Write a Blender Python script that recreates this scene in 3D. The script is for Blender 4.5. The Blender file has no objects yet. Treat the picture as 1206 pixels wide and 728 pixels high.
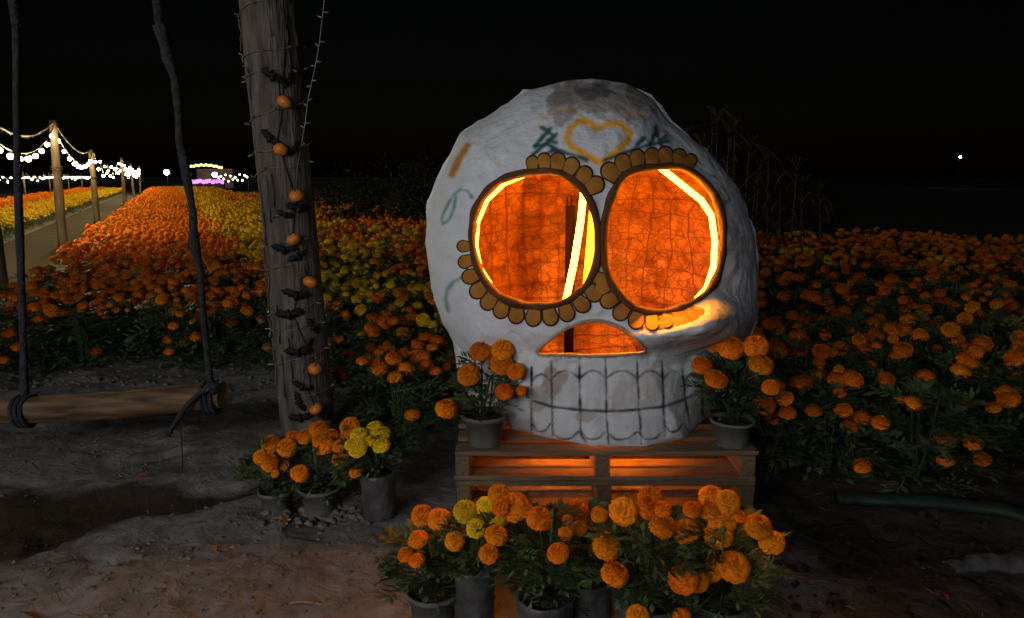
import bpy, bmesh, math, random
import numpy as np
from mathutils import Vector, Matrix, noise
from mathutils.bvhtree import BVHTree

random.seed(7)
R = math.radians
scene = bpy.context.scene

# ------------------------------------------------------------------ camera
CAM_H, PITCH, F_PX, PW, PH = 1.41, R(10.2), 870.0, 1206.0, 728.0
cam_data = bpy.data.cameras.new("camera")
cam = bpy.data.objects.new("camera", cam_data)
scene.collection.objects.link(cam)
cam.location = (0, 0, CAM_H)
cam.rotation_euler = (R(90) - PITCH, 0, 0)
cam_data.sensor_width = 36.0
cam_data.lens = F_PX / PW * 36.0
cam_data.clip_start = 0.05
cam_data.clip_end = 2000
scene.camera = cam

# ------------------------------------------------------------------ night sky, moon, exposure
SUN_EL, SUN_AZ = R(24), R(-8)          # light comes from behind the camera, a little to the left
world = bpy.data.worlds.new("World")
scene.world = world
world.use_nodes = True
wn = world.node_tree.nodes
bg = wn["Background"]
sky = wn.new("ShaderNodeTexSky")
sky.sky_type = 'NISHITA'
sky.sun_disc = False
sky.sun_elevation = R(4)
sky.sun_rotation = math.pi + SUN_AZ
world.node_tree.links.new(sky.outputs[0], bg.inputs[0])
bg.inputs[1].default_value = 0.0004
moon = bpy.data.lights.new("moon", 'SUN')
moon.energy = 0.13
moon.angle = R(10)
moon.color = (0.82, 0.9, 1.0)
moon_o = bpy.data.objects.new("moon", moon)
scene.collection.objects.link(moon_o)
sd = Vector((math.sin(SUN_AZ) * math.cos(SUN_EL), -math.cos(SUN_AZ) * math.cos(SUN_EL), math.sin(SUN_EL)))
moon_o.rotation_euler = sd.to_track_quat('Z', 'Y').to_euler()
BULB_L = 420.0                            # radiance of the festoon bulbs
LED_L = 60.0                             # radiance of the LED tube in the skull
scene.view_settings.view_transform = 'Standard'
scene.view_settings.look = 'None'
scene.view_settings.exposure = 0.0
scene.view_settings.gamma = 1.0
scene.cycles.use_denoising = True
scene.cycles.max_bounces = 6
scene.cycles.diffuse_bounces = 4
scene.cycles.sample_clamp_indirect = 4.0

# ------------------------------------------------------------------ helpers
def ray(x, y):
    a, b = (x - PW / 2) / F_PX, (PH / 2 - y) / F_PX
    return Vector((a, math.cos(PITCH) + b * math.sin(PITCH), -math.sin(PITCH) + b * math.cos(PITCH)))
def at(x, y, Y):
    "the point in the direction of photo pixel (x, y) at distance Y in front of the camera"
    d = ray(x, y)
    return Vector((0, 0, CAM_H)) + d * (Y / d.y)
def on_z(x, y, z=0.0):
    d = ray(x, y)
    return Vector((0, 0, CAM_H)) + d * ((z - CAM_H) / d.z)
def px_size(n, P):
    d = P - Vector((0, 0, CAM_H))
    return n / F_PX * (d.y * math.cos(PITCH) - d.z * math.sin(PITCH))
def to_px(P):
    d = P - Vector((0, 0, CAM_H))
    w = d.y * math.cos(PITCH) - d.z * math.sin(PITCH)
    u = d.y * math.sin(PITCH) + d.z * math.cos(PITCH)
    return PW / 2 + d.x / w * F_PX, PH / 2 - u / w * F_PX

def link(o, parent=None):
    scene.collection.objects.link(o)
    if parent is not None:
        o.parent = parent
    return o
def tag(o, label=None, cat=None, group=None, kind=None):
    if label: o["label"] = label
    if cat: o["category"] = cat
    if group: o["group"] = group
    if kind: o["kind"] = kind
    return o
def thing(name, label, cat, loc=(0, 0, 0), rz=0.0, group=None):
    o = bpy.data.objects.new(name, None)
    o.empty_display_size = 0.05
    o.location = loc
    o.rotation_euler = (0, 0, rz)
    link(o)
    return tag(o, label, cat, group)
class MB:
    "collects faces with material slots; build() makes one mesh object"
    def __init__(self):
        self.v, self.f, self.m, self.c = [], [], [], []
    def add(self, verts, faces, mat=0, col=None):
        b = len(self.v)
        self.v.extend([tuple(p) for p in verts])
        for fc in faces:
            self.f.append(tuple(i + b for i in fc)); self.m.append(mat)
        self.c.extend([col if col is not None else (1, 1, 1)] * len(verts))
    def box(self, c, s, mat=0, M=None, jit=0.0):
        vs = []
        for i in (-1, 1):
            for j in (-1, 1):
                for k in (-1, 1):
                    p = Vector((i * s[0] / 2, j * s[1] / 2, k * s[2] / 2))
                    if jit: p += Vector([random.uniform(-jit, jit) for _ in range(3)])
                    if M is not None: p = M @ p
                    vs.append(p + Vector(c))
        self.add(vs, [(0, 1, 3, 2), (4, 6, 7, 5), (0, 4, 5, 1), (2, 3, 7, 6), (0, 2, 6, 4), (1, 5, 7, 3)], mat)
    def tube(self, pts, rad, n=6, mat=0, cap=True, col=None):
        pts = [Vector(p) for p in pts]
        rads = rad if isinstance(rad, (list, tuple)) else [rad] * len(pts)
        b = len(self.v)
        up = None
        for i, p in enumerate(pts):
            t = (pts[min(i + 1, len(pts) - 1)] - pts[max(i - 1, 0)])
            if t.length < 1e-9: t = Vector((0, 0, 1))
            t.normalize()
            if up is None:
                up = t.orthogonal().normalized()
            else:
                up = (up - t * up.dot(t))
                up = up.normalized() if up.length > 1e-6 else t.orthogonal().normalized()
            w = t.cross(up)
            for k in range(n):
                a = 2 * math.pi * k / n
                self.v.append(tuple(p + (up * math.cos(a) + w * math.sin(a)) * rads[i]))
                self.c.append(col if col is not None else (1, 1, 1))
        for i in range(len(pts) - 1):
            for k in range(n):
                a, c2 = b + i * n + k, b + i * n + (k + 1) % n
                self.f.append((a, c2, c2 + n, a + n)); self.m.append(mat)
        if cap:
            self.f.append(tuple(b + k for k in reversed(range(n)))); self.m.append(mat)
            e = b + (len(pts) - 1) * n
            self.f.append(tuple(e + k for k in range(n))); self.m.append(mat)
    def ball(self, c, r, nu=10, nv=6, mat=0, sq=(1, 1, 1), col=None, disp=0.0):
        vs, fs = [], []
        c = Vector(c)
        def P(u, v):
            th = math.pi * v / nv; ph = 2 * math.pi * u / nu
            d = Vector((math.sin(th) * math.cos(ph) * sq[0], math.sin(th) * math.sin(ph) * sq[1], math.cos(th) * sq[2]))
            k = r * (1 + (disp * noise.noise(d * 2.3 + c * 9) if disp else 0))
            return c + d * k
        vs.append(P(0, 0))
        for v in range(1, nv):
            for u in range(nu): vs.append(P(u, v))
        vs.append(P(0, nv))
        for u in range(nu): fs.append((0, 1 + u, 1 + (u + 1) % nu))
        for v in range(nv - 2):
            for u in range(nu):
                a = 1 + v * nu + u; b2 = 1 + v * nu + (u + 1) % nu
                fs.append((a, a + nu, b2 + nu, b2))
        e = len(vs) - 1
        for u in range(nu): fs.append((e, 1 + (nv - 2) * nu + (u + 1) % nu, 1 + (nv - 2) * nu + u))
        self.add(vs, fs, mat, col)
    def lathe(self, prof, n=20, mat=0, c=(0, 0, 0), wob=0.0, seed=0):
        b = len(self.v)
        for i, (r, z) in enumerate(prof):
            for k in range(n):
                a = 2 * math.pi * k / n
                rr = r * (1 + wob * noise.noise(Vector((math.cos(a) * 2.2, math.sin(a) * 2.2, z * 9 + seed * 7.3))))
                self.v.append((c[0] + rr * math.cos(a), c[1] + rr * math.sin(a), c[2] + z)); self.c.append((1, 1, 1))
        for i in range(len(prof) - 1):
            for k in range(n):
                a, c2 = b + i * n + k, b + i * n + (k + 1) % n
                self.f.append((a, c2, c2 + n, a + n)); self.m.append(mat)
    def mesh(self, name, mats, smooth=True, col=False):
        me = bpy.data.meshes.new(name)
        me.from_pydata(self.v, [], self.f)
        for m in (mats if isinstance(mats, (list, tuple)) else [mats]): me.materials.append(m)
        me.polygons.foreach_set("material_index", self.m)
        me.polygons.foreach_set("use_smooth", [smooth] * len(self.f))
        if col:
            ca = me.color_attributes.new("Col", 'FLOAT_COLOR', 'POINT')
            arr = np.ones((len(self.v), 4), np.float32); arr[:, :3] = np.array(self.c, np.float32)
            ca.data.foreach_set("color", arr.ravel())
        me.update()
        return me
    def build(self, name, mats, parent=None, smooth=True, col=False):
        return link(bpy.data.objects.new(name, self.mesh(name, mats, smooth, col)), parent)

# ------------------------------------------------------------------ materials
def mat(name, col, rough=0.8, var=0.0, scale=8.0, bump=0.0, bscale=40.0, col2=None, spec=0.3, attr=False, hue=0.0, detail=4.0, trans=0.0, stretch=None, metal=0.0):
    m = bpy.data.materials.new(name); m.use_nodes = True
    nt = m.node_tree; n = nt.nodes; L = nt.links
    b = n["Principled BSDF"]
    b.inputs["Roughness"].default_value = rough
    b.inputs["Specular IOR Level"].default_value = spec
    b.inputs["Metallic"].default_value = metal
    tc = n.new("ShaderNodeTexCoord")
    src = tc.outputs["Object"]
    if stretch:
        mp = n.new("ShaderNodeMapping"); mp.inputs["Scale"].default_value = stretch
        L.new(src, mp.inputs[0]); src = mp.outputs[0]
    c_out = None
    if col2 is None: col2 = tuple(c * (1 - var) for c in col)
    if var or col2 != col:
        nz = n.new("ShaderNodeTexNoise"); nz.inputs["Scale"].default_value = scale; nz.inputs["Detail"].default_value = detail
        L.new(src, nz.inputs[0])
        rp = n.new("ShaderNodeValToRGB")
        rp.color_ramp.elements[0].position = 0.33; rp.color_ramp.elements[1].position = 0.67
        rp.color_ramp.elements[0].color = (*col2, 1); rp.color_ramp.elements[1].color = (*col, 1)
        L.new(nz.outputs[0], rp.inputs[0]); c_out = rp.outputs[0]
    else:
        rgb = n.new("ShaderNodeRGB"); rgb.outputs[0].default_value = (*col, 1); c_out = rgb.outputs[0]
    if attr:
        at_ = n.new("ShaderNodeVertexColor"); at_.layer_name = "Col"
        mx = n.new("ShaderNodeMix"); mx.data_type = 'RGBA'; mx.blend_type = 'MULTIPLY'; mx.inputs[0].default_value = 1
        L.new(c_out, mx.inputs[6]); L.new(at_.outputs[0], mx.inputs[7]); c_out = mx.outputs[2]
    if hue:
        oi = n.new("ShaderNodeObjectInfo"); hs = n.new("ShaderNodeHueSaturation")
        mr = n.new("ShaderNodeMapRange"); mr.inputs[3].default_value = 0.5 - hue; mr.inputs[4].default_value = 0.5 + hue
        mv = n.new("ShaderNodeMapRange"); mv.inputs[3].default_value = 0.74; mv.inputs[4].default_value = 1.1
        ml = n.new("ShaderNodeMath"); ml.operation = 'MULTIPLY'; ml.inputs[1].default_value = 7.31
        fr = n.new("ShaderNodeMath"); fr.operation = 'FRACT'
        L.new(oi.outputs["Random"], mr.inputs[0]); L.new(oi.outputs["Random"], ml.inputs[0]); L.new(ml.outputs[0], fr.inputs[0]); L.new(fr.outputs[0], mv.inputs[0])
        L.new(mr.outputs[0], hs.inputs["Hue"]); L.new(mv.outputs[0], hs.inputs["Value"]); L.new(c_out, hs.inputs["Color"]); c_out = hs.outputs[0]
    L.new(c_out, b.inputs["Base Color"])
    if trans:
        tr = n.new("ShaderNodeBsdfTranslucent"); ms = n.new("ShaderNodeMixShader"); ms.inputs[0].default_value = trans
        L.new(c_out, tr.inputs[0]); L.new(b.outputs[0], ms.inputs[1]); L.new(tr.outputs[0], ms.inputs[2])
        L.new(ms.outputs[0], n["Material Output"].inputs[0])
    if bump:
        nb = n.new("ShaderNodeTexNoise"); nb.inputs["Scale"].default_value = bscale; nb.inputs["Detail"].default_value = 5
        L.new(src, nb.inputs[0])
        bp = n.new("ShaderNodeBump"); bp.inputs["Strength"].default_value = bump; bp.inputs["Distance"].default_value = 0.02
        L.new(nb.outputs[0], bp.inputs["Height"]); L.new(bp.outputs[0], b.inputs["Normal"])
    return m
def emit(name, col, strength):
    m = bpy.data.materials.new(name); m.use_nodes = True
    n = m.node_tree.nodes; n.clear()
    e = n.new("ShaderNodeEmission"); o = n.new("ShaderNodeOutputMaterial")
    e.inputs[0].default_value = (*col, 1); e.inputs[1].default_value = strength
    m.node_tree.links.new(e.outputs[0], o.inputs[0])
    return m

M = {}
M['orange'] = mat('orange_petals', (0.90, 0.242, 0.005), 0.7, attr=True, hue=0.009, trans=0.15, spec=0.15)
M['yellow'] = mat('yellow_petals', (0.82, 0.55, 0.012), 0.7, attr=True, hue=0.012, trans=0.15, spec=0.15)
M['leaf'] = mat('marigold_leaf', (0.12, 0.18, 0.085), 0.55, attr=True, var=0.35, scale=9, trans=0.2, spec=0.35)
M['calyx'] = mat('calyx', (0.06, 0.10, 0.03), 0.6)
M['stem'] = mat('stem', (0.035, 0.05, 0.02), 0.6)
M['pot'] = mat('grey_plastic_pot', (0.16, 0.158, 0.155), 0.65, var=0.45, scale=9, bump=0.15, bscale=30)
M['bag'] = mat('black_plastic_bag', (0.085, 0.085, 0.09), 0.42, var=0.55, scale=12, bump=0.5, bscale=26, spec=0.45)
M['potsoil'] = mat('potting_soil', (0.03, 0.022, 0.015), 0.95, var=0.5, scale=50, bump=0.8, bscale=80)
M['wood'] = mat('pallet_wood', (0.21, 0.145, 0.09), 0.8, var=0.5, scale=7, bump=0.35, bscale=28, stretch=(1, 14, 14))
M['wood_y'] = mat('pallet_stringer_wood', (0.19, 0.13, 0.08), 0.8, var=0.5, scale=7, bump=0.35, bscale=28, stretch=(14, 1, 14))
M['bark'] = mat('post_wood', (0.135, 0.118, 0.105), 0.9, col2=(0.045, 0.037, 0.032), scale=9, bump=0.9, bscale=22, stretch=(3.0, 3.0, 0.5), detail=8)
M['log'] = mat('swing_log_wood', (0.17, 0.105, 0.06), 0.75, col2=(0.045, 0.024, 0.014), scale=6, bump=0.4, bscale=20, stretch=(0.6, 5, 5), detail=7)
M['logend'] = mat('log_end_wood', (0.30, 0.18, 0.09), 0.85, var=0.4, scale=25)
M['ropecloth'] = mat('dark_cloth_rope', (0.035, 0.036, 0.042), 0.85, var=0.5, scale=30, bump=0.7, bscale=60)
M['lightpost'] = mat('light_post_wood', (0.15, 0.11, 0.07), 0.85, var=0.5, scale=5, bump=0.3, bscale=14, stretch=(3, 3, .5))
M['cord'] = mat('black_cord', (0.02, 0.02, 0.02), 0.6)
M['bulb'] = emit('festoon_bulb_glow', (1.0, 0.76, 0.36), BULB_L * 1.5)
M['bulb_fill'] = emit('fill_bulb_glow', (1.0, 0.945, 0.88), BULB_L)  # for the added chain behind the viewer
M['bulb_far'] = emit('far_bulb_glow', (1.0, 0.84, 0.5), 14)
M['flood'] = emit('floodlight_glow', (0.85, 0.95, 1.0), 60)
M['magenta'] = emit('magenta_led_glow', (0.9, 0.16, 0.8), 3.0)
M['yellowled'] = emit('yellow_led_glow', (0.95, 0.95, 0.25), 3.0)
M['led'] = emit('led_tube_glow', (1.0, 0.40, 0.011), LED_L)
M['led_fill'] = emit('led_fill_glow', (1.0, 0.31, 0.012), LED_L * 2.6)
M['led_bridge_fill'] = emit('led_bridge_fill_glow', (1.0, 0.31, 0.012), 1000.0)
M['led_low'] = emit('led_low_glow', (1.0, 0.20, 0.004), 85.0)
M['lit_edge'] = emit('lit_edge_glow', (1.0, 0.42, 0.03), 14.0)
M['black'] = mat('black_felt', (0.008, 0.008, 0.010), 0.8)
M['pumpkin'] = mat('plastic_pumpkin', (0.62, 0.20, 0.03), 0.45, var=0.3, scale=30, spec=0.4)
M['wire'] = mat('clear_wire', (0.13, 0.125, 0.11), 0.35, spec=0.6)
M['ironwire'] = mat('iron_wire', (0.15, 0.055, 0.02), 0.6)
M['rim'] = mat('rim_brown', (0.12, 0.052, 0.02), 0.8, var=0.4, scale=12, bump=0.5, bscale=25)
M['petal'] = mat('petal_brown', (0.42, 0.185, 0.03), 0.75, var=0.3, scale=14, bump=0.3, bscale=30)
M['petaledge'] = mat('petal_outline', (0.055, 0.02, 0.009), 0.8)
M['board'] = mat('mounting_board', (0.62, 0.48, 0.2), 0.7, var=0.3, scale=9)
M['slat'] = mat('slat_wood', (0.006, 0.0025, 0.0012), 1.0, var=0.4, scale=9, stretch=(8, 8, 1), spec=0.0)
M['corn'] = mat('corn_leaf', (0.14, 0.095, 0.04), 0.75, var=0.4, scale=6, trans=0.15)
M['bush'] = mat('bush_leaf', (0.028, 0.036, 0.013), 0.75, attr=True, var=0.4, scale=3, trans=0.15)
M['weed'] = mat('broad_leaf', (0.035, 0.060, 0.022), 0.65, var=0.35, scale=6, trans=0.15)
M['hose'] = mat('green_hose', (0.016, 0.034, 0.026), 0.6, var=0.4, scale=9, bump=0.3, bscale=14)
M['plastic'] = mat('pale_sheet', (0.10, 0.095, 0.10), 0.7, var=0.4, scale=10, bump=0.6, bscale=20)
M['clod'] = mat('soil_clods', (0.16, 0.155, 0.15), 0.95, var=0.45, scale=20, bump=0.6, bscale=60)
M['dark_metal'] = mat('dark_metal', (0.03, 0.03, 0.03), 0.5)
M['stage'] = mat('stage_cloth', (0.05, 0.03, 0.06), 0.8)
M['stick'] = mat('dry_stick', (0.28, 0.22, 0.15), 0.8, var=0.4, scale=30)
M['purple'] = mat('purple_petals', (0.12, 0.012, 0.07), 0.7)

# ------------------------------------------------------------------ field geometry: rows run towards a point left of centre
RS = 0.46
def row_p(X, Y): return (X + RS * Y) / math.hypot(1, RS)
def line_x(Y, c=-2.2): return c - RS * Y

# ground -------------------------------------------------------------
def smooth(a, b, x):
    t = max(0.0, min(1.0, (x - a) / (b - a))); return t * t * (3 - 2 * t)
rut = [on_z(-260, 690), on_z(-80, 640), on_z(40, 610), on_z(140, 596), on_z(230, 588), on_z(330, 570)]
def seg_d(P, A, B):
    ab = B - A; t = max(0, min(1, (P - A).dot(ab) / ab.dot(ab))); return (P - (A + ab * t)).length, t
def rut_w(X, Y):
    P = Vector((X, Y)); best, w = 9.0, 0.1
    for i in range(len(rut) - 1):
        d, t = seg_d(P, rut[i].xy, rut[i + 1].xy)
        if d < best:
            best = d; w = [0.46, 0.40, 0.30, 0.19, 0.10, 0.05][i] * (1 - t) + [0.46, 0.40, 0.30, 0.19, 0.10, 0.05][i + 1] * t
    return best / w
_pr = random.Random(31)
PRINTS = [(_pr.uniform(-2.4, .2), _pr.uniform(1.6, 4.2), _pr.uniform(.4, 2.7)) for _ in range(26)]
def rough_h(X, Y):
    v = Vector((X, Y, 0))
    h = 0.035 * noise.noise(v * 1.3) + 0.024 * noise.noise(v * 3.6 + Vector((3, 1, 0))) + 0.014 * noise.noise(v * 8.5) + 0.005 * noise.noise(v * 19)
    h += 0.03 * max(0, noise.noise(v * 6.0 + Vector((9, 4, 2))) - 0.2)
    for (fx, fy, fa) in PRINTS:               # trodden footprints
        ca, sa = math.cos(fa), math.sin(fa); u, w = (X - fx) * ca + (Y - fy) * sa, -(X - fx) * sa + (Y - fy) * ca
        e = (u / .13) ** 2 + (w / .05) ** 2
        if e < 3: h += -.022 * smooth(1.3, .6, e) + .010 * smooth(2.6, 1.6, e) * smooth(.9, 1.5, e)
    return h
def ground_z(X, Y):
    k = smooth(9.0, 6.0, math.hypot(X, Y - 2.5))
    if k <= 0: return 0.0
    h = rough_h(X, Y)
    r = rut_w(X, Y)
    if r < 2.2:
        h -= 0.045 * smooth(1.15, 0.35, r + .5 * noise.noise(Vector((X, Y, 2)) * 3.1)); h += 0.008 * noise.noise(Vector((X, Y, 8)) * 9) * smooth(2.2, 1.0, r)
    # loose heaped soil where the bed meets the walkway
    flat = 1.0
    if -0.45 < X < 1.2 and 2.6 < Y < 4.5: flat = 0.25
    return h * k * flat
def make_ground():
    mb = MB()
    xs = sorted(set([-900, -400, -150, -60, -30, -18, -12, -9] + [round(-5.6 + 0.036 * i, 3) for i in range(0, 265)] + [6, 9, 14, 22, 40, 90, 200, 500, 900]))
    ys = sorted(set([-300, -80, -20, -8, -3, 0.0] + [round(0.9 + 0.03 * i, 3) for i in range(0, 175)] + [6.5, 7.2, 8, 9, 11, 14, 18, 25, 40, 70, 120, 250, 600, 1200]))
    nx = len(xs)
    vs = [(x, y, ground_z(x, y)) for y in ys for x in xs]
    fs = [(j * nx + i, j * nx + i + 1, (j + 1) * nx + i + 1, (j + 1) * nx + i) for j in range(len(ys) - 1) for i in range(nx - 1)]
    mb.add(vs, fs)
    damp_shade = []
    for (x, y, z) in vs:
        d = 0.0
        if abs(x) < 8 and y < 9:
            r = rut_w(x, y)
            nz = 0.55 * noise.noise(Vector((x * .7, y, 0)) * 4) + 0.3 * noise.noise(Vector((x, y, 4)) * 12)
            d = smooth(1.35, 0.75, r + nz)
            # right of the pallets the mask paints shade as well as wet, dark soil
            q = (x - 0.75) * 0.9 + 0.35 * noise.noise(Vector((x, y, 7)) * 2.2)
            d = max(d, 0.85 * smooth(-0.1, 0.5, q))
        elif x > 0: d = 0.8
        damp_shade.append((d, d, d))
    mb.c = damp_shade
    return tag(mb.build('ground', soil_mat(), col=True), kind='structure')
def soil_mat():
    m = bpy.data.materials.new('soil'); m.use_nodes = True
    nt = m.node_tree; n = nt.nodes; L = nt.links; b = n["Principled BSDF"]
    b.inputs["Roughness"].default_value = 0.95; b.inputs["Specular IOR Level"].default_value = 0.15
    tc = n.new("ShaderNodeTexCoord")
    n1 = n.new("ShaderNodeTexNoise"); n1.inputs["Scale"].default_value = 2.2; n1.inputs["Detail"].default_value = 9; n1.inputs["Roughness"].default_value = 0.68
    n2 = n.new("ShaderNodeTexNoise"); n2.inputs["Scale"].default_value = 15; n2.inputs["Detail"].default_value = 6
    for q in (n1, n2): L.new(tc.outputs["Object"], q.inputs[0])
    rp = n.new("ShaderNodeValToRGB"); e = rp.color_ramp.elements
    e[0].position = 0.3; e[0].color = (0.088, 0.085, 0.084, 1); e[1].position = 0.72; e[1].color = (0.225, 0.222, 0.226, 1)
    L.new(n1.outputs[0], rp.inputs[0])
    r2 = n.new("ShaderNodeValToRGB"); r2.color_ramp.elements[0].color = (0.74, 0.73, 0.72, 1); r2.color_ramp.elements[1].color = (1.15, 1.15, 1.15, 1)
    r2.color_ramp.elements[0].position = 0.3; r2.color_ramp.elements[1].position = 0.65
    L.new(n2.outputs[0], r2.inputs[0])
    mx = n.new("ShaderNodeMix"); mx.data_type = 'RGBA'; mx.blend_type = 'MULTIPLY'; mx.inputs[0].default_value = 1
    L.new(rp.outputs[0], mx.inputs[6]); L.new(r2.outputs[0], mx.inputs[7])
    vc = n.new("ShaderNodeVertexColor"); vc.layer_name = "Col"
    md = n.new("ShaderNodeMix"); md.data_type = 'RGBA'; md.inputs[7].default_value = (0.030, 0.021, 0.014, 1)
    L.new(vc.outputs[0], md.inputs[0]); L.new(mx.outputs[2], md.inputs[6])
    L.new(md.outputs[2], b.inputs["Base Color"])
    bp = n.new("ShaderNodeBump"); bp.inputs["Strength"].default_value = 0.55; bp.inputs["Distance"].default_value = 0.05
    n3 = n.new("ShaderNodeTexNoise"); n3.inputs["Scale"].default_value = 9; n3.inputs["Detail"].default_value = 9; n3.inputs["Roughness"].default_value = 0.55; n3.inputs["Distortion"].default_value = 0.6
    L.new(tc.outputs["Object"], n3.inputs[0])
    L.new(n3.outputs[0], bp.inputs["Height"]); L.new(bp.outputs[0], b.inputs["Normal"])
    return m
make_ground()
pm = MB()                                   # trodden path between the beds, a sheet just above the soil
ysr = [5.5, 8, 11, 15, 20, 28, 40, 60, 80]
vs = []
for y in ysr:
    for k in range(6):
        c = -3.55 + 2.15 * k / 5 + (0.09 * noise.noise(Vector((y * .7, k, 3))) if k in (0, 5) else 0)
        vs.append((line_x(y, c), y, 0.006))
pm.add(vs, [(j * 6 + i, j * 6 + i + 1, (j + 1) * 6 + i + 1, (j + 1) * 6 + i) for j in range(len(ysr) - 1) for i in range(5)])
tag(pm.build('path', mat('path_earth', (0.034, 0.022, 0.012), 0.95, var=0.5, scale=2.0, bump=0.4, bscale=20)), kind='structure')

# ------------------------------------------------------------------ marigold pieces
def flower_mesh(name, m, npet, seed, core=True, squash=0.8):
    "pompom bloom of overlapping ruffled petals"
    rnd = random.Random(seed); mb = MB()
    mb.ball((0, 0, 0.0), 0.80, 12, 8, 0, (1, 1, squash), (0.60, 0.52, 0.5))
    ga = math.pi * (3 - math.sqrt(5))
    for i in range(npet):
        u = (i + 0.5) / npet
        cz = 1 - u * 1.62                     # from the crown to well below the equator
        th = math.acos(max(-1, min(1, cz))) + rnd.uniform(-.06, .06); ph = i * ga + rnd.uniform(-.15, .15)
        d = Vector((math.sin(th) * math.cos(ph), math.sin(th) * math.sin(ph), math.cos(th) * squash))
        tang = Vector((-math.sin(ph), math.cos(ph), 0))
        sp = d.cross(tang).normalized()
        if sp.z > 0: sp = -sp                 # petals lap downwards and outwards
        lump = 1 + 0.05 * noise.noise(d * 2.0 + Vector((seed, 0, 0)))
        w = rnd.uniform(0.15, 0.21) * (130 / npet) ** 0.5
        base = d * 0.70
        mid = d * (0.93 * lump) + sp * 0.05
        tip = d * ((0.99 + rnd.uniform(-.03, .04)) * lump) + sp * rnd.uniform(.13, .22)
        tw = (tang + sp * rnd.uniform(-.35, .35)).normalized()
        sh = rnd.uniform(0.86, 1.12)
        b0 = len(mb.v)
        vs = [base - tw * w * .4, base + tw * w * .4, mid - tw * w, mid + tw * w, tip - tw * w * .75 - d * .05, tip + sp * 0.03 + d * rnd.uniform(0, .04), tip + tw * w * .75 - d * .05]
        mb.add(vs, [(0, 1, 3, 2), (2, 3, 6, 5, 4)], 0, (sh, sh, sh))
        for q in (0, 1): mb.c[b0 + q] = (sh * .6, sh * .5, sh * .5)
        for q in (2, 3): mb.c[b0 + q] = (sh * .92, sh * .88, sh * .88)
    mb.lathe([(0.10, -1.15), (0.20, -0.98), (0.40, -0.75), (0.45, -0.5)], 7, 1)
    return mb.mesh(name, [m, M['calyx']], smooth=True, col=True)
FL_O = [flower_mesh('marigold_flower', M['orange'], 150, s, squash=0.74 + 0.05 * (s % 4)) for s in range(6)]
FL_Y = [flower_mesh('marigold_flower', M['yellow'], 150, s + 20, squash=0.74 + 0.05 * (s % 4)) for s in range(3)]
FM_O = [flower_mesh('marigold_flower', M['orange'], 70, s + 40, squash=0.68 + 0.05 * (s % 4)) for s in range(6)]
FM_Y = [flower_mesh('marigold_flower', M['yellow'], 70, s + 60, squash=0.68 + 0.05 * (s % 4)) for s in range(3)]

def leaf(mb, P, d, L, n, rnd, matI=0):
    "pinnate marigold leaf: n pairs of narrow leaflets along a drooping rib"
    d = d.normalized(); side = d.cross(Vector((0, 0, 1)))
    side = side.normalized() if side.length > 1e-3 else Vector((1, 0, 0))
    side = (side + Vector((0, 0, rnd.uniform(-.5, .5)))).normalized()
    nrm = side.cross(d)
    def rib(t): return P + d * (L * t) + Vector((0, 0, -0.35 * L * t * t))
    s0 = rnd.uniform(0.55, 1.25); tint = (s0 * rnd.uniform(.85, 1.15), s0, s0 * rnd.uniform(.7, 1.1))
    vs, fs = [], []
    def diamond(A, dr, ln, w):
        b = len(vs); n2 = dr.cross(nrm).normalized()
        vs.extend([A, A + dr * ln * .5 + n2 * w, A + dr * ln, A + dr * ln * .5 - n2 * w]); fs.append((b, b + 1, b + 2, b + 3))
    for i in range(n):
        t = 0.22 + 0.62 * i / max(1, n - 1); A = rib(t)
        ln = L * (0.40 - 0.16 * abs(t - .5)) * rnd.uniform(.8, 1.15)
        for s in (-1, 1):
            diamond(A, (d * 0.62 + side * s * 0.8 + nrm * rnd.uniform(-.2, .25)).normalized(), ln, L * .062)
    diamond(rib(.82), (rib(1.0) - rib(.8)).normalized(), L * .34, L * .066)
    b = len(vs); A, B = rib(0), rib(.9)
    vs.extend([A - side * L * .012, A + side * L * .012, B + side * L * .008, B - side * L * .008]); fs.append((b, b + 1, b + 2, b + 3))
    mb.add(vs, fs, matI, tint)
def foliage(mb, rnd, rx, h0, h1, nleaf, L, npair, matI=0, dome=True):
    for i in range(nleaf):
        a = rnd.uniform(0, 2 * math.pi); u = rnd.random()
        z = h0 + (h1 - h0) * u
        k = rx * (math.sin(math.pi * min(1, 0.18 + 0.75 * u)) if dome else 1.0)
        r = k * math.sqrt(rnd.uniform(0.05, 1))
        P = Vector((math.cos(a) * r * .75, math.sin(a) * r * .75, z - L * .2))
        d = Vector((math.cos(a), math.sin(a), rnd.uniform(-.25, .9)))
        leaf(mb, P, d, L * rnd.uniform(.65, 1.25), npair, rnd, matI)
FOL = []
for s in range(6):
    rnd = random.Random(100 + s); mb = MB()
    foliage(mb, rnd, 0.22, 0.03, 0.43, 115, 0.15, 4)
    for k in range(4):
        a = rnd.uniform(0, 6.28); r = rnd.uniform(.03, .12)
        mb.tube([(0, 0, 0), (math.cos(a) * r * .6, math.sin(a) * r * .6, .2), (math.cos(a) * r, math.sin(a) * r, .43)], [.005, .004, .003], 4, 1, False)
    FOL.append(mb.mesh('foliage', [M['leaf'], M['stem']], smooth=False, col=True))

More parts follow.
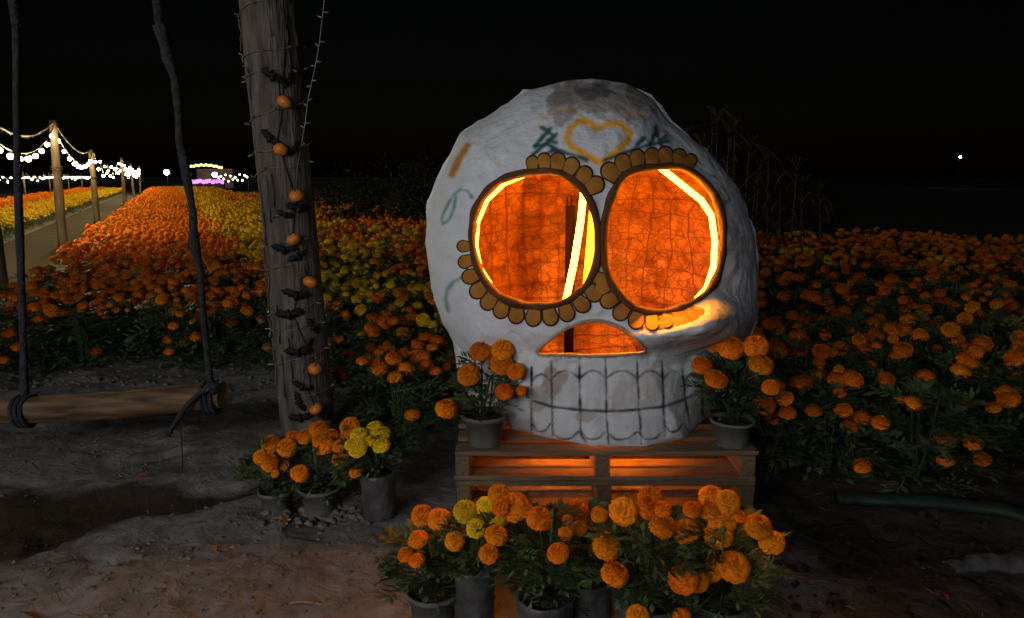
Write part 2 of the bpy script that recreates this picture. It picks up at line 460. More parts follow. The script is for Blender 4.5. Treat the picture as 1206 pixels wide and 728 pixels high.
# ------------------------------------------------------------------ marigold field
def zone(X, Y):
    "None where nothing grows; else (density, chance of yellow, flowers per plant, height)"
    p = row_p(X, Y)
    if -0.40 < X < 1.22 and Y < 4.75: return None
    if X < -0.40 and p > -1.25:
        edge = 5.25 if X < -1.05 else (5.25 - (X + 1.05) / 0.3 * 1.8 if X < -0.75 else 3.45)
        if Y < edge or Y > 66: return None
        if p < 0.75: return (1, 0.0, 11, 1.0)
        if p < 2.0: return (1, 0.82 if Y > 6 else (0.6 if Y > 4.8 else 0.06), 8, 1.0)
        if p < 3.6: return (1, 0.25 if Y > 6 else 0.06, 6, 1.0)
        if Y < 15: return (1, 0.12, 6, 1.0)
        return (1, 0.1, 6, 1.0) if p < 6 and Y < 40 else None
    if X < 0 and p < -3.35 and p > -6.4 and Y > 7 and Y < 62:
        return (1, 0.96, 9, 0.9) if p > -4.7 else (1, 0.0, 8, 1.0)
    if X >= -0.40:
        if Y < (3.10 + 0.10 * (X - 1.2) + 0.25 * noise.noise(Vector((X * 1.7, 3.1, 0)))) or Y > 12.5 + 1.0 * noise.noise(Vector((X * .4, 1, 2))): return None
        if X > 11: return None
        return (1, 0.02, 4 if Y < 6 else 3, 1.0)
    return None
rndf = random.Random(5)
plants = []
SP = 0.30
for j in range(int(64 / SP)):
    Y = 3.3 + j * SP
    sp_x = SP
    x = -40.0
    x0, x1 = -0.74 * Y - 1.5, 0.74 * Y + 1.5
    i0, i1 = int(math.floor(x0 / SP)), int(math.ceil(x1 / SP))
    for i in range(i0, i1):
        X = i * SP + rndf.uniform(-.11, .11) + (SP / 2 if j % 2 else 0); YY = Y + rndf.uniform(-.11, .11)
        z = zone(X, YY)
        if z is None: continue
        plants.append((X, YY, z[1], z[2], z[3]))
def in_view(X, Y):
    x, y = to_px(Vector((X, Y, .4))); return -25 < x < 1231 and y < 760
def hidden(X, Y):
    x, y = to_px(Vector((X, Y, .5)))
    return (525 < x < 880 and Y > 4.0 and 130 < y < 480)
plants.sort(key=lambda q: math.hypot(q[0], q[1]))
near, rest = [], []
for q in plants:
    (near if len(near) < 300 and in_view(q[0], q[1]) and not hidden(q[0], q[1]) else rest).append(q)
def flower_spots(rnd, n, h, rx=0.19):
    out = []
    for k in range(n):
        for _ in range(12):
            a = rnd.uniform(0, 6.28); r = rx * math.sqrt(rnd.random())
            P = Vector((math.cos(a) * r, math.sin(a) * r, h - 0.5 * r * r / rx + rnd.uniform(-.05, .05)))
            if all((P - o[0]).length > .058 for o in out): break
        out.append((P, rnd.choice((rnd.uniform(.036, .054), rnd.uniform(.036, .05), rnd.uniform(.022, .038)))))
    return out
FIELD_GROUP = 'marigold plants growing in the beds'
def field_label(X, Y, yel):
    c = 'yellow' if yel else 'orange'
    if X < -1.05: return ('%s marigold plant in the front rows of the left bed behind the log swing' % c, 'marigolds behind the log swing, ' + c)
    if X < 0.3: return ('%s marigold plant in the bed between decorated post and skull' % c, 'marigolds between post and skull, ' + c)
    if Y < 4.2: return ('%s marigold plant at the dim front edge of the right field' % c, 'marigolds at the front edge of the right field, ' + c)
    return ('%s marigold plant in the dark field to the right of the skull' % c, 'marigolds in the dark right field, ' + c)
for idx, (X, Y, py, nf, hs) in enumerate(near):
    rnd = random.Random(1000 + idx)
    yel = rnd.random() < py
    lab, grp = field_label(X, Y, yel)
    o = thing('marigold_plant', lab, 'plant', (X, Y, ground_z(X, Y) - 0.01), rnd.uniform(0, 6.28), grp)
    s = rnd.uniform(.88, 1.14) * hs
    f = link(bpy.data.objects.new('foliage', FOL[idx % 6]), o); f.scale = (s * 1.1, s * 1.1, s)
    n = max(2, nf + rnd.randint(-2, 1))
    if X < -1.0 and Y < 5.7: n = 4
    for (P, r) in flower_spots(rnd, n, .45 * s):
        if X > 1.2: r *= 1.15
        fl = link(bpy.data.objects.new('flower_head', rnd.choice(FM_Y if yel else FM_O)), o)
        fl.location = P; fl.scale = (r, r, r); fl.rotation_euler = (rnd.uniform(-.6, .6), rnd.uniform(-.6, .6), rnd.uniform(0, 6.28))
    if X < -1.0 and Y < 5.7 or (X > 1.2 and Y < 3.9) or (-.8 < X < -.3 and Y < 4.2):      # a few blooms hang low on the front of the bed
        for k in range(rnd.randint(0, 2) if X < 0 else rnd.randint(1, 3)):
            fl = link(bpy.data.objects.new('flower_head', rnd.choice(FM_O)), o)
            a = -o.rotation_euler.z - math.pi / 2 + rnd.uniform(-.7, .7)
            fl.location = (math.cos(a) * .23, math.sin(a) * .23, rnd.uniform(.12, .34)); fl.scale = (.042,) * 3; fl.rotation_euler = (0, 0, rnd.uniform(0, 6))
# everything farther away: one bed of marigolds nobody could count
def low_flower(mb, c, r, rnd, mi):
    vs, fs = [], []
    nu, c = 8, Vector(c)
    tilt = Matrix.Rotation(rnd.uniform(-.5, .5), 3, 'X') @ Matrix.Rotation(rnd.uniform(-.5, .5), 3, 'Y')
    rings = [(0.0, .78), (.45, .70), (.84, .42), (1.0, .02), (.84, -.36), (.3, -.62)]
    b = len(mb.v)
    for (rr, z) in rings:
        for k in range(nu):
            a = 2 * math.pi * k / nu; j = rnd.uniform(.84, 1.14)
            mb.v.append(tuple(c + tilt @ Vector((math.cos(a) * rr * r * j, math.sin(a) * rr * r * j, z * r * rnd.uniform(.85, 1.15)))))
            s = rnd.uniform(.7, 1.12); mb.c.append((s, s * .97, s * .95))
    for i in range(len(rings) - 1):
        for k in range(nu):
            a, c2 = b + i * nu + k, b + i * nu + (k + 1) % nu
            mb.f.append((a, a + nu, c2 + nu, c2)); mb.m.append(mi)
lib = bpy.data.collections.new('bed_plants')
for s in range(8):
    rnd = random.Random(300 + s); mb = MB(); yel = s >= 5
    foliage(mb, rnd, 0.20, 0.04, 0.42, 34, 0.13, 3)
    for (P, r) in flower_spots(rnd, 11 if s not in (3, 4) else 4, .45):
        low_flower(mb, P, r * 1.0, rnd, 1)
    lib.objects.link(bpy.data.objects.new('bed_plant_%d' % s, mb.mesh('bed_plant', [M['leaf'], M['yellow'] if yel else M['orange']], smooth=False, col=True)))
bm_pts = bpy.data.meshes.new('marigold_bed')
bm_pts.from_pydata([(q[0], q[1], ground_z(q[0], q[1])) for q in rest], [], [])
for nm, tp in (('variant', 'INT'), ('turn', 'FLOAT_VECTOR'), ('size', 'FLOAT')): bm_pts.attributes.new(nm, tp, 'POINT')
vi, vr, vsz = [], [], []
for q in rest:
    yel = rndf.random() < q[2]
    vi.append(rndf.randint(5, 7) if yel else (rndf.randint(0, 2) if q[3] > 6 else rndf.randint(3, 4)))
    vr.extend((rndf.uniform(-.12, .12), rndf.uniform(-.12, .12), rndf.uniform(0, 6.28))); vsz.append(rndf.uniform(.85, 1.18) * q[4])
bm_pts.attributes['variant'].data.foreach_set('value', vi); bm_pts.attributes['turn'].data.foreach_set('vector', vr); bm_pts.attributes['size'].data.foreach_set('value', vsz)
bed = link(bpy.data.objects.new('marigold_bed', bm_pts))
tag(bed, 'dense orange and yellow marigold beds stretching back to the far lights', 'flower bed', kind='stuff')
ng = bpy.data.node_groups.new('bed_scatter', 'GeometryNodeTree')
ng.interface.new_socket('Geometry', in_out='INPUT', socket_type='NodeSocketGeometry'); ng.interface.new_socket('Geometry', in_out='OUTPUT', socket_type='NodeSocketGeometry')
gi, go = ng.nodes.new('NodeGroupInput'), ng.nodes.new('NodeGroupOutput')
ip = ng.nodes.new('GeometryNodeInstanceOnPoints'); ci = ng.nodes.new('GeometryNodeCollectionInfo')
ci.inputs[0].default_value = lib; ci.inputs[1].default_value = True; ci.inputs[2].default_value = True
def named(t, nm):
    a = ng.nodes.new('GeometryNodeInputNamedAttribute'); a.data_type = t; a.inputs[0].default_value = nm; return a.outputs[0]
ng.links.new(gi.outputs[0], ip.inputs['Points']); ng.links.new(ci.outputs[0], ip.inputs['Instance'])
ip.inputs['Pick Instance'].default_value = True
ng.links.new(named('INT', 'variant'), ip.inputs['Instance Index'])
e2r = ng.nodes.new('FunctionNodeEulerToRotation'); ng.links.new(named('FLOAT_VECTOR', 'turn'), e2r.inputs[0]); ng.links.new(e2r.outputs[0], ip.inputs['Rotation'])
ng.links.new(named('FLOAT', 'size'), ip.inputs['Scale'])
ng.links.new(ip.outputs[0], go.inputs[0])
md = bed.modifiers.new('scatter', 'NODES'); md.node_group = ng

# ------------------------------------------------------------------ festoon lights and their posts
def cat(A, B, sag, n):
    A, B = Vector(A), Vector(B)
    return [A.lerp(B, i / n) - Vector((0, 0, sag * 4 * (i / n) * (1 - i / n))) for i in range(n + 1)]
_bm = MB(); _bm.ball((0, 0, 0), 1.0, 12, 8); BULB = _bm.mesh('bulb', M['bulb'])
_bm = MB(); _bm.ball((0, 0, 0), 1.0, 8, 5); BULB_F = _bm.mesh('bulb', M['bulb_far'])
_bm = MB(); _bm.ball((0, 0, 0), 1.0, 12, 8); BULB_FILL = _bm.mesh('bulb', M['bulb_fill'])
_bm = MB(); _bm.tube([(0, 0, .05), (0, 0, .10), (0, 0, .115)], [.022, .02, .008], 8); SOCK = _bm.mesh('bulb_socket', M['cord'])
post_d = [(3.2, 2.35), (9.2, 2.2), (14.8, 2.48), (22.3, 2.18), (37.0, 2.3), (48.0, 2.2), (60.0, 2.2)]
tops = []
post_lab = ['rough wooden light post beside the viewer, left of the swing',
  'wooden light post cut by the left edge of the picture', 'tallest wooden light post, second from the left edge', 'wooden light post third from the left, where the bulb chain dips',
  'pale light post fourth from the left along the path', 'far light post fifth along the path', 'farthest light post before the lit booth']
for i, (d, h) in enumerate(post_d):
    X = line_x(d); rnd = random.Random(50 + i)
    o = thing('light_post', post_lab[i], 'post', (X, d, 0), 0, 'wooden posts carrying the bulb chains')
    mb = MB(); n = 9; lean = rnd.uniform(-.03, .03)
    mb.tube([(lean * h * t / n + .012 * noise.noise(Vector((i * 3.1, t * .8, 0))), .012 * noise.noise(Vector((i, t * .8, 5))), -.1 + (h + .1) * t / n) for t in range(n + 1)],
            [.098 - .028 * t / n + .012 * noise.noise(Vector((i * 2, t, 3))) for t in range(n + 1)], 10)
    mb.build('shaft', M['lightpost'], o)
    mb = MB(); zt = h * .62
    for q in range(2): mb.tube([(lean * zt + .095 * math.cos(a * .6283), .095 * math.sin(a * .6283), zt + q * .05 + .01 * math.sin(a * 2)) for a in range(11)], .012, 5)
    mb.build('binding', M['log'], o)
    tops.append(Vector((X + lean * h, d, h)))
def bulb_span(A, B, sag, nb, r, label, group, white=False, near=True, zig=0.0):
    o = thing('festoon_lights', label, 'string lights', A, 0, group)
    A, B = Vector(A), Vector(B)
    n = nb * 2
    pts = [p - A for p in cat(A, B, sag, n)]
    if zig:
        pts = [p + Vector((0, 0, zig * (1 if (k // 2) % 2 else -1) * (.6 + .4 * math.sin(k * 3.7)))) for k, p in enumerate(pts)]
    mb = MB(); mb.tube(pts, .012, 5); mb.build('cord', M['cord'], o)
    for k in range(nb):
        p = pts[2 * k + 1]
        b = link(bpy.data.objects.new('bulb', BULB_FILL if white else (BULB if near else BULB_F)), o); b.location = p - Vector((0, 0, .09)); rr = r * random.uniform(.9, 1.1); b.scale = (rr,) * 3
        if near:
            s = link(bpy.data.objects.new('bulb_socket', SOCK), o); s.location = p - Vector((0, 0, .125))
    return o
span_lab = ['chain of round bulbs reaching out of the left edge',
  'lit bulb chain sagging between the two leftmost posts', 'lit bulb chain dipping from the tallest post to the next', 'lit wavy bulb chain between third and fourth post',
  'small lit bulb chain between fourth and fifth post', 'farthest lit bulb chain nearing the booth']
LIT = [False] + [True] * 5
for i in range(len(tops) - 1):
    if not LIT[i]: continue
    A, B = tops[i] - Vector((0, 0, .18)), tops[i + 1] - Vector((0, 0,   .18 if i != 1 else .12))
    nb = 9 if i < 3 else 19
    bulb_span(A, B, .42, nb, .039, span_lab[i], 'bulb chains along the path', zig=.0 if i < 3 else .22)
# slack unlit garlands above the bulbs on the nearer posts
for i, lab in ((1, 'slack unlit tinsel garland between the two leftmost posts'), (2, 'slack unlit tinsel garland dipping from the tallest post')):
    A, B = tops[i], tops[i + 1]
    mb = MB(); pts = [p - A for p in cat(A, B, .30, 26)]
    mb.tube(pts, [.014 + .008 * random.random() for _ in pts], 5)
    for p in pts[1:-1]:
        for q in range(5):
            a = random.uniform(0, 6.28); mb.tube([p, p + Vector((math.cos(a) * .02, math.sin(a) * .02, random.uniform(-.05, .03)))], .006, 3)
    g = mb.build('tinsel_garland', M['wire']); g.location = A
    tag(g, lab, 'garland', 'tinsel garlands on the posts')
# added row of posts and white bulbs behind the viewer, lighting skull and foreground
ex = []
for k, (X, Y, w) in enumerate([(-4.4, -0.4, 'leftmost'), (-2.8, -1.9, 'middle'), (-1.2, -3.4, 'rightmost')]):
    o = thing('light_post', 'added wooden light post beside the viewer out of the picture, %s of three' % w, 'post', (X, Y, 0), 0, 'wooden posts carrying the bulb chains')
    mb = MB(); mb.tube([(0, 0, -.1), (.01, .01, 1.2), (0, 0, 2.6)], [.12, .11, .09], 10); mb.build('shaft', M['lightpost'], o)
    ex.append(Vector((X, Y, 2.5)))
for k, w in ((0, 'farther left'), (1, 'nearer')):
    bulb_span(ex[k], ex[k + 1], .3, 8, .043, 'added bulb chain beside the viewer, %s span' % w, 'added bulb chains beside the viewer', white=True)
# second bulb row beyond the yellow flowers
prev = None; k2 = 0
ord_w = ['first', 'second', 'third', 'fourth', 'fifth', 'sixth', 'seventh', 'eighth']
for d in [15, 21, 27.5, 34.5, 42, 50, 58, 66]:
    X = line_x(d, -6.6)
    o = thing('light_stake', 'thin stake of the bulb row beyond the yellow flowers, %s from left' % ord_w[k2], 'post', (X, d, 0), 0, 'stakes of the far bulb row')
    mb = MB(); mb.tube([(0, 0, -.05), (.01, 0, .9), (0, 0, 1.62)], [.04, .035, .03], 7); mb.build('shaft', M['lightpost'], o)
    P = Vector((X, d, 1.5))
    if prev is not None:
        bulb_span(prev, P, .14, 9, .028, 'low wavy bulb chain beyond the yellow flowers, %s span from left' % ord_w[k2 - 1], 'bulb chains beyond the yellow flowers', zig=.10)
    prev = P; k2 += 1
# bulbs to the right of the booth
A, B = at(256, 206, 64), at(292, 206, 64)
for P, w in ((A, 'left'), (B, 'right')):
    o = thing('light_stake', 'thin stake at the %s end of the bulbs beside the booth' % w, 'post', (P.x, P.y, 0), 0, 'stakes beside the booth')
    mb = MB(); mb.tube([(0, 0, 0), (0, 0, P.z + .1)], .03, 6); mb.build('shaft', M['lightpost'], o)
bulb_span(A, B, .2, 13, .075, 'zigzag bulb chain to the right of the lit booth', 'bulb chains beside the booth', near=False, zig=.28)

# the lit booth at the far end of the beds
bx = at(242, 212, 70); bw, bh = 3.5, 2.42
bo = thing('lit_booth', 'small booth edged with yellow and magenta lights at end of the beds', 'booth', (bx.x, 70, 0))
mb = MB(); mb.box((0, 1.2, .12), (bw + .2, 2.6, .24)); mb.build('floor', M['stage'], bo, False)
for sx in (-1, 1):
    for sy in (0.05, 2.3):
        mb = MB(); mb.tube([(sx * bw / 2, sy, .2), (sx * bw / 2, sy, 2.1)], .05, 8); mb.build('post', M['lightpost'], bo)
mb = MB(); arc = [(bw / 2 * (k / 8 - 1) * 1.06, 2.1 + .32 * (1 - (k / 8 - 1) ** 2)) for k in range(17)]
for k in range(16):
    (x0, z0), (x1, z1) = arc[k], arc[k + 1]
    mb.add([(x0, -.1, z0), (x1, -.1, z1), (x1, 2.5, z1), (x0, 2.5, z0), (x0, -.1, z0 + .05), (x1, -.1, z1 + .05), (x1, 2.5, z1 + .05), (x0, 2.5, z0 + .05)], [(0, 3, 2, 1), (4, 5, 6, 7), (0, 1, 5, 4), (2, 3, 7, 6)])
mb.build('roof', M['stage'], bo)
mb = MB(); mb.box((0, 2.35, 1.15), (bw, .06, 1.9)); mb.build('back_wall', mat('booth_wall', (.35, .32, .3), .8, var=.3), bo, False)
for k in range(1, 16):
    x, z = arc[k]; mb = MB(); mb.ball((x, -.16, z - .03 + .05 * (k % 2)), .12, 8, 5); mb.build('roof_light', M['yellowled'], bo)
for k in range(12):
    mb = MB(); mb.box((-bw / 2 + bw * (k + .5) / 12, -.14, .92 + .05 * math.sin(k * 2.1)), (.24, .06, .34)); mb.build('counter_light', M['magenta'], bo, False)
mb = MB(); mb.box((0, -.04, .55), (bw, .08, .72)); mb.build('counter_front', M['stage'], bo, False)
def floodlight(P, label, r=.24):
    o = thing('floodlight', label, 'lamp', (P.x, P.y, 0), 0, 'floodlights by the booth')
    mb = MB(); mb.tube([(0, .08, 0), (0, .08, P.z)], .03, 6); mb.build('stand', M['dark_metal'], o)
    mb = MB(); mb.box((0, .06, P.z), (.56, .10, .46)); mb.build('housing', M['dark_metal'], o, False)
    mb = MB(); mb.ball((0, 0, P.z), r, 12, 8, 0, (1, .25, .9)); mb.build('lamp_glass', M['flood'], o)
floodlight(at(222, 206, 69), 'white floodlight at the left corner of the booth')
floodlight(at(253, 206, 69), 'white floodlight at the right corner of the booth')
floodlight(at(196, 203, 66), 'cold white floodlight on a stand left of the booth')
# a single distant lamp on the right
P = at(1131, 185, 90)
o = thing('street_lamp', 'tiny distant white lamp alone in the dark on the right', 'lamp', (P.x, 90, 0))
mb = MB(); mb.tube([(0, .2, 0), (0, .2, P.z), (0, .1, P.z + .2), (0, 0, P.z + .12)], [.07, .05, .04, .04], 7); mb.build('pole', M['dark_metal'], o)
mb = MB(); mb.ball((0, 0, P.z), .13, 10, 6); mb.build('lamp_glass', M['flood'], o)

# ------------------------------------------------------------------ the decorated post and the log swing
PB = Vector((-1.045, 3.66, 0)); PT = at(318, 40, 3.60)
axis = (PT - Vector((PB.x, PB.y, 0))); H_POST = 2.75
def post_c(z): return Vector((PB.x, PB.y, 0)) + axis * (z / PT.z)
def post_r(z, a=0.0):
    v = Vector((math.cos(a) * 1.1, math.sin(a) * 1.1, z * .9))
    return (.137 - .0075 * z) * (1 + .06 * noise.noise(v * 1.4) + .035 * noise.noise(Vector((math.cos(a) * 5, math.sin(a) * 5, z * 1.2))) + .02 * noise.noise(Vector((math.cos(a) * 9, math.sin(a) * 9, z * 7))))
o = thing('wooden_post', 'thick rough wooden post hung with pumpkins and bats', 'post', (PB.x, PB.y, 0))
mb = MB(); nz_, na = 110, 44
vs = []
for i in range(nz_ + 1):
    z = -.06 + (H_POST + .06) * i / nz_; c = post_c(z) - PB
    for k in range(na):
        a = 2 * math.pi * k / na; r = post_r(z, a)
        vs.append(c + Vector((math.cos(a) * r, math.sin(a) * r, 0)))
fs = [(i * na + k, i * na + (k + 1) % na, (i + 1) * na + (k + 1) % na, (i + 1) * na + k) for i in range(nz_) for k in range(na)]
fs.append(tuple(nz_ * na + k for k in range(na)))
mb.add(vs, fs); mb.build('trunk', M['bark'], o)
rnd = random.Random(4)
mb = MB()
for k in range(26):                                     # peeling bark strips
    z = rnd.uniform(.3, 2.2); a = rnd.uniform(-2.9, -.2); L_ = rnd.uniform(.06, .22); w = rnd.uniform(.006, .016)
    vs = []
    for q in range(5):
        zz = z + L_ * q / 4
        for s in (-1, 1):
            aa = a + s * w / .13 + .02 * math.sin(q * 2 + k)
            r = post_r(zz, aa) + .003 + .010 * abs(q / 4 - .5) * 2
            vs.append(post_c(zz) - PB + Vector((math.cos(aa) * r, math.sin(aa) * r, 0)))
    mb.add(vs, [(2 * q, 2 * q + 1, 2 * q + 3, 2 * q + 2) for q in range(4)])
tag(mb.build('bark_strips', M['bark'], o), kind='stuff')
def post_front(x, y, off=0.0):
    "point on the post's front surface under photo pixel (x, y)"
    best = None
    for k in range(181):
        a = -math.pi + math.pi * k / 180
        for z0 in (None,):
            P = at(x, y, PB.y - .1); z = P.z
            c = post_c(z); r = post_r(z, a) + off
            Q = c + Vector((math.cos(a) * r, math.sin(a) * r, 0))
            e = abs(to_px(Q)[0] - x)
            if best is None or e < best[0]: best = (e, Q, a)
    return best[1], best[2]
# pumpkin and bat garland
g = thing('pumpkin_garland', 'halloween garland of little orange pumpkins and black bats down the post', 'garland', post_c(.1))
g0 = Vector(g.location)
def pumpkin_mesh():
    mb = MB(); nu, nv = 30, 10; vs = []
    for v in range(nv + 1):
        th = math.pi * v / nv
        for u in range(nu):
            ph = 2 * math.pi * u / nu; rr = math.sin(th) * (1 - .10 * (1 - abs(math.cos(ph * 5))) ** 2) + .001
            z = math.cos(th) * .82 - .12 * math.exp(-(math.sin(th) * 3) ** 2) * (1 if th < 1.5 else -1)
            vs.append((rr * math.cos(ph), rr * math.sin(ph), z))
    mb.add(vs, [(v * nu + u, (v + 1) * nu + u, (v + 1) * nu + (u + 1) % nu, v * nu + (u + 1) % nu) for v in range(nv) for u in range(nu)])
    return mb.mesh('pumpkin', M['pumpkin'])
PUMP = pumpkin_mesh()
_s = MB(); _s.tube([(0, 0, .6), (.05, 0, .9), (.12, .03, 1.1)], [.16, .11, .09], 7); PSTEM = _s.mesh('stem', M['log'])
pump_px = [(335, 122), (330, 177), (349, 230), (346, 280), (365, 331), (371, 432), (372, 478)]
cordp = []
for (x, y) in pump_px:
    Q, a = post_front(x, y, .026)
    c = link(bpy.data.objects.new('pumpkin', PUMP), g); c.location = Q - g0; c.scale = (.034,) * 3; c.rotation_euler = (random.uniform(-.5, .5), random.uniform(-.4, .4), random.uniform(0, 6))
    s = link(bpy.data.objects.new('stem', PSTEM), c)
def bat_mesh():
    half = [(0, .10), (.03, .30), (.08, .24), (.12, .10), (.30, .26), (.62, .34), (1.0, .05), (.86, .02), (.74, -.16), (.58, -.08), (.42, -.26), (.26, -.12), (.12, -.30), (0, -.42)]
    prof = half + [(-x, z) for x, z in reversed(half[1:-1])]
    mb = MB(); n = len(prof)
    def P(x, z, y): return (x, y + .22 * abs(x) ** 1.5, z)
    mb.add([P(x, z, -.03) for x, z in prof] + [P(x, z, .03) for x, z in prof] + [(0, -.05, 0), (0, .05, 0)],
           [(i, (i + 1) % n, n + (i + 1) % n, n + i) for i in range(n)] + [(2 * n, (i + 1) % n, i) for i in range(n)] + [(2 * n + 1, n + i, n + (i + 1) % n) for i in range(n)])
    mb.ball((0, -.06, -.06), .17, 8, 6, 0, (.8, .8, 1.5)); mb.ball((0, -.08, .2), .11, 8, 6)
    return mb.mesh('bat', M['black'])
BAT = bat_mesh()
bats = [(322, 93, .07, .5), (340, 96, .05, -1.0), (318, 164, .065, .7), (347, 175, .05, -.9), (352, 244, .07, .1), (336, 252, .05, .3), (334, 292, .07, .1), (351, 300, .06, -.5), (349, 345, .075, .2),
        (340, 367, .08, -.1), (369, 384, .06, .9), (351, 412, .075, 0), (362, 404, .05, -.6), (356, 452, .06, .4), (353, 488, .07, -.1), (384, 490, .06, .2), (352, 470, .06, 1.2)]
for (x, y, s, r) in bats:
    Q, a = post_front(x, y, .014)
    b = link(bpy.data.objects.new('bat', BAT), g); b.location = Q - g0; b.scale = (s * .98,) * 3
    b.rotation_euler = (random.uniform(-.25, .25), r, a + math.pi / 2)
path_px = [(338, 20), (333, 95), (333, 122), (327, 165), (330, 177), (345, 225), (349, 232), (344, 278), (352, 300), (364, 331), (350, 345), (345, 368), (360, 404), (371, 432), (360, 452), (371, 478), (362, 492)]
mb = MB(); mb.tube([post_front(x, y, .006)[0] - g0 for x, y in path_px], .0035, 5); mb.build('cord', M['cord'], g)
# fairy lights wound round the post
fl = thing('fairy_lights', 'unlit clear fairy lights wound round the wooden post', 'string lights', post_c(.25)); f0 = Vector(fl.location)
pts = []
rnd = random.Random(9); a = -2.6; z = .32
while z < 2.5:
    r = post_r(z, a) + .006 + .006 * abs(noise.noise(Vector((z * 9, a, 0))))
    pts.append(post_c(z) + Vector((math.cos(a) * r, math.sin(a) * r, .015 * noise.noise(Vector((a * 1.3, z, 2))))) - f0)
    a += .22; z += .0052 + .003 * math.sin(a * .37)
mb = MB(); mb.tube(pts, .0022, 4); mb.build('wire', M['wire'], fl)
_s = MB(); _s.tube([(0, 0, 0), (.006, 0, 0), (.022, 0, 0), (.027, 0, 0)], [.003, .0042, .0036, .001], 6); LEDM = _s.mesh('led', M['wire'])
for k in range(3, len(pts) - 1, 4):
    d = (pts[k] + f0 - post_c(pts[k].z + f0.z)); d.z = 0
    e = link(bpy.data.objects.new('led', LEDM), fl); e.location = pts[k]; e.rotation_euler = (0, rnd.uniform(-.5, .5), math.atan2(d.y, d.x) + rnd.uniform(-.5, .5))
st = [at(x, y, 3.55) for x, y in ((396, -120), (386, -40), (380, 18), (376, 52), (372, 75), (367, 98), (362, 122), (359, 148), (354, 175), (350, 205))]
st[-1] = post_front(349, 205, .008)[0]
mb = MB(); mb.tube([p - f0 for p in st], .0025, 4); mb.build('loose_strand', M['wire'], fl)
for k in range(1, len(st) - 1):
    for s in (-1, 1):
        e = link(bpy.data.objects.new('led', LEDM), fl); e.location = st[k] - f0 + Vector((0, 0, .012 * s)); e.rotation_euler = (0, rnd.uniform(-.7, .2), 0 if s > 0 else math.pi)
# swing frame continues out of the picture: a beam and its far post
BEAM_Z = 2.62
far_x = -3.75
o = thing('wooden_post', 'far post of the swing frame beyond the left edge', 'post', (far_x, 3.62, 0))
mb = MB(); mb.tube([(.01 * math.sin(k), .01 * math.cos(k * 1.7), -.05 + 2.6 * k / 8) for k in range(9)], [.12 - .002 * k for k in range(9)], 12); mb.build('trunk', M['bark'], o)
o = thing('swing_beam', 'long wooden beam of the swing frame overhead', 'beam', (far_x - .3, 3.5, BEAM_Z))
e_ = post_c(BEAM_Z) + Vector((.35, 0, 0)) - Vector(o.location)
mb = MB(); mb.tube([Vector((e_.x * k / 8, (-.04 + .02 * math.sin(k)), .02 * math.sin(k * 1.4))) for k in range(9)], .075, 10); mb.build('beam', M['log'], o)
SY = 3.46
sw = thing('log_swing', 'log swing seat hanging low on two dark cloth ropes', 'swing', at(120, 480, SY)); s0 = Vector(sw.location)
lp = [at(x, y, SY) - s0 for x, y in ((-48, 485), (0, 484), (40, 483), (90, 480), (140, 477), (190, 472), (235, 468), (262, 465))]
mb = MB()
nl, nn = 60, 22; b0 = 0; vs = []
for i in range(nl + 1):
    t = i / nl * (len(lp) - 1); k = min(int(t), len(lp) - 2); p = lp[k].lerp(lp[k + 1], t - k)
    for q in range(nn):
        a = 2 * math.pi * q / nn
        r = (.064 + .004 * (i / nl)) * (1 + .10 * noise.noise(Vector((p.x * 3, math.cos(a), math.sin(a)))) + .05 * noise.noise(Vector((p.x * 9, 3 * math.cos(a), 3 * math.sin(a)))))
        vs.append(p + Vector((0, math.cos(a) * r, math.sin(a) * r)))
mb.add(vs, [(i * nn + q, (i + 1) * nn + q, (i + 1) * nn + (q + 1) % nn, i * nn + (q + 1) % nn) for i in range(nl) for q in range(nn)])
mb.f.append(tuple(nl * nn + q for q in range(nn))); mb.m.append(1); mb.f.append(tuple(reversed(range(nn)))); mb.m.append(1)
mb.build('seat_log', [M['log'], M['logend']], sw)
def rope(pxs, rads, Yv=SY, name='rope'):
    P = [at(x, y, Yv) - s0 for x, y in pxs]
    pts, rr = [], []
    for i in range(len(P) - 1):
        for q in range(6):
            t = q / 6; pts.append(P[i].lerp(P[i + 1], t)); r = rads[i] * (1 - t) + rads[i + 1] * t
            rr.append(r * (1 + .28 * noise.noise(Vector((i + t, 3.3, rads[0] * 100)) * 1.7)))
    pts.append(P[-1]); rr.append(rads[-1])
    mb = MB(); mb.tube(pts, rr, 7); return mb.build(name, M['ropecloth'], sw)
topz = BEAM_Z - .05
def up_to_beam(x, y):
    P = at(x, y, SY); return P
rope([(19, 30), (19, 120), (21, 210), (24, 300), (27, 390), (29, 470)], [.016, .016, .017, .017, .018, .020])
rope([(188, 30), (196, 62), (206, 95), (210, 130), (211, 165), (219, 205), (227, 250), (228, 285), (236, 320), (238, 360), (243, 410), (248, 455)],
     [.030, .027, .020, .016, .018, .022, .016, .024, .016, .014, .016, .018])
for (x, y, x1) in ((19, 30, 14), (188, 30, 180)):       # from the frame edge up to the beam
    A = at(x, y, SY); B = Vector((A.x - .03, SY, BEAM_Z + .06))
    mb = MB(); mb.tube([A - s0, A.lerp(B, .5) - s0 + Vector((.01, 0, 0)), B - s0], [.02, .022, .02], 7); mb.build('rope', M['ropecloth'], sw)
for cx, cy, w in ((30, 484, .022), (249, 468, .024)):    # wraps round the log
    C = at(cx, cy, SY) - s0
    for q in range(3):
        mb = MB(); mb.tube([C + Vector(((q - 1) * .024 + .006 * math.sin(k), math.cos(k * .5236) * .076, math.sin(k * .5236) * .076)) for k in range(13)], w * .48, 6, cap=False); mb.build('rope_wrap', M['ropecloth'], sw)
mb = MB(); mb.ball(at(252, 456, SY - .08) - s0, .030, 10, 7, disp=.5); mb.build('knot', M['ropecloth'], sw)
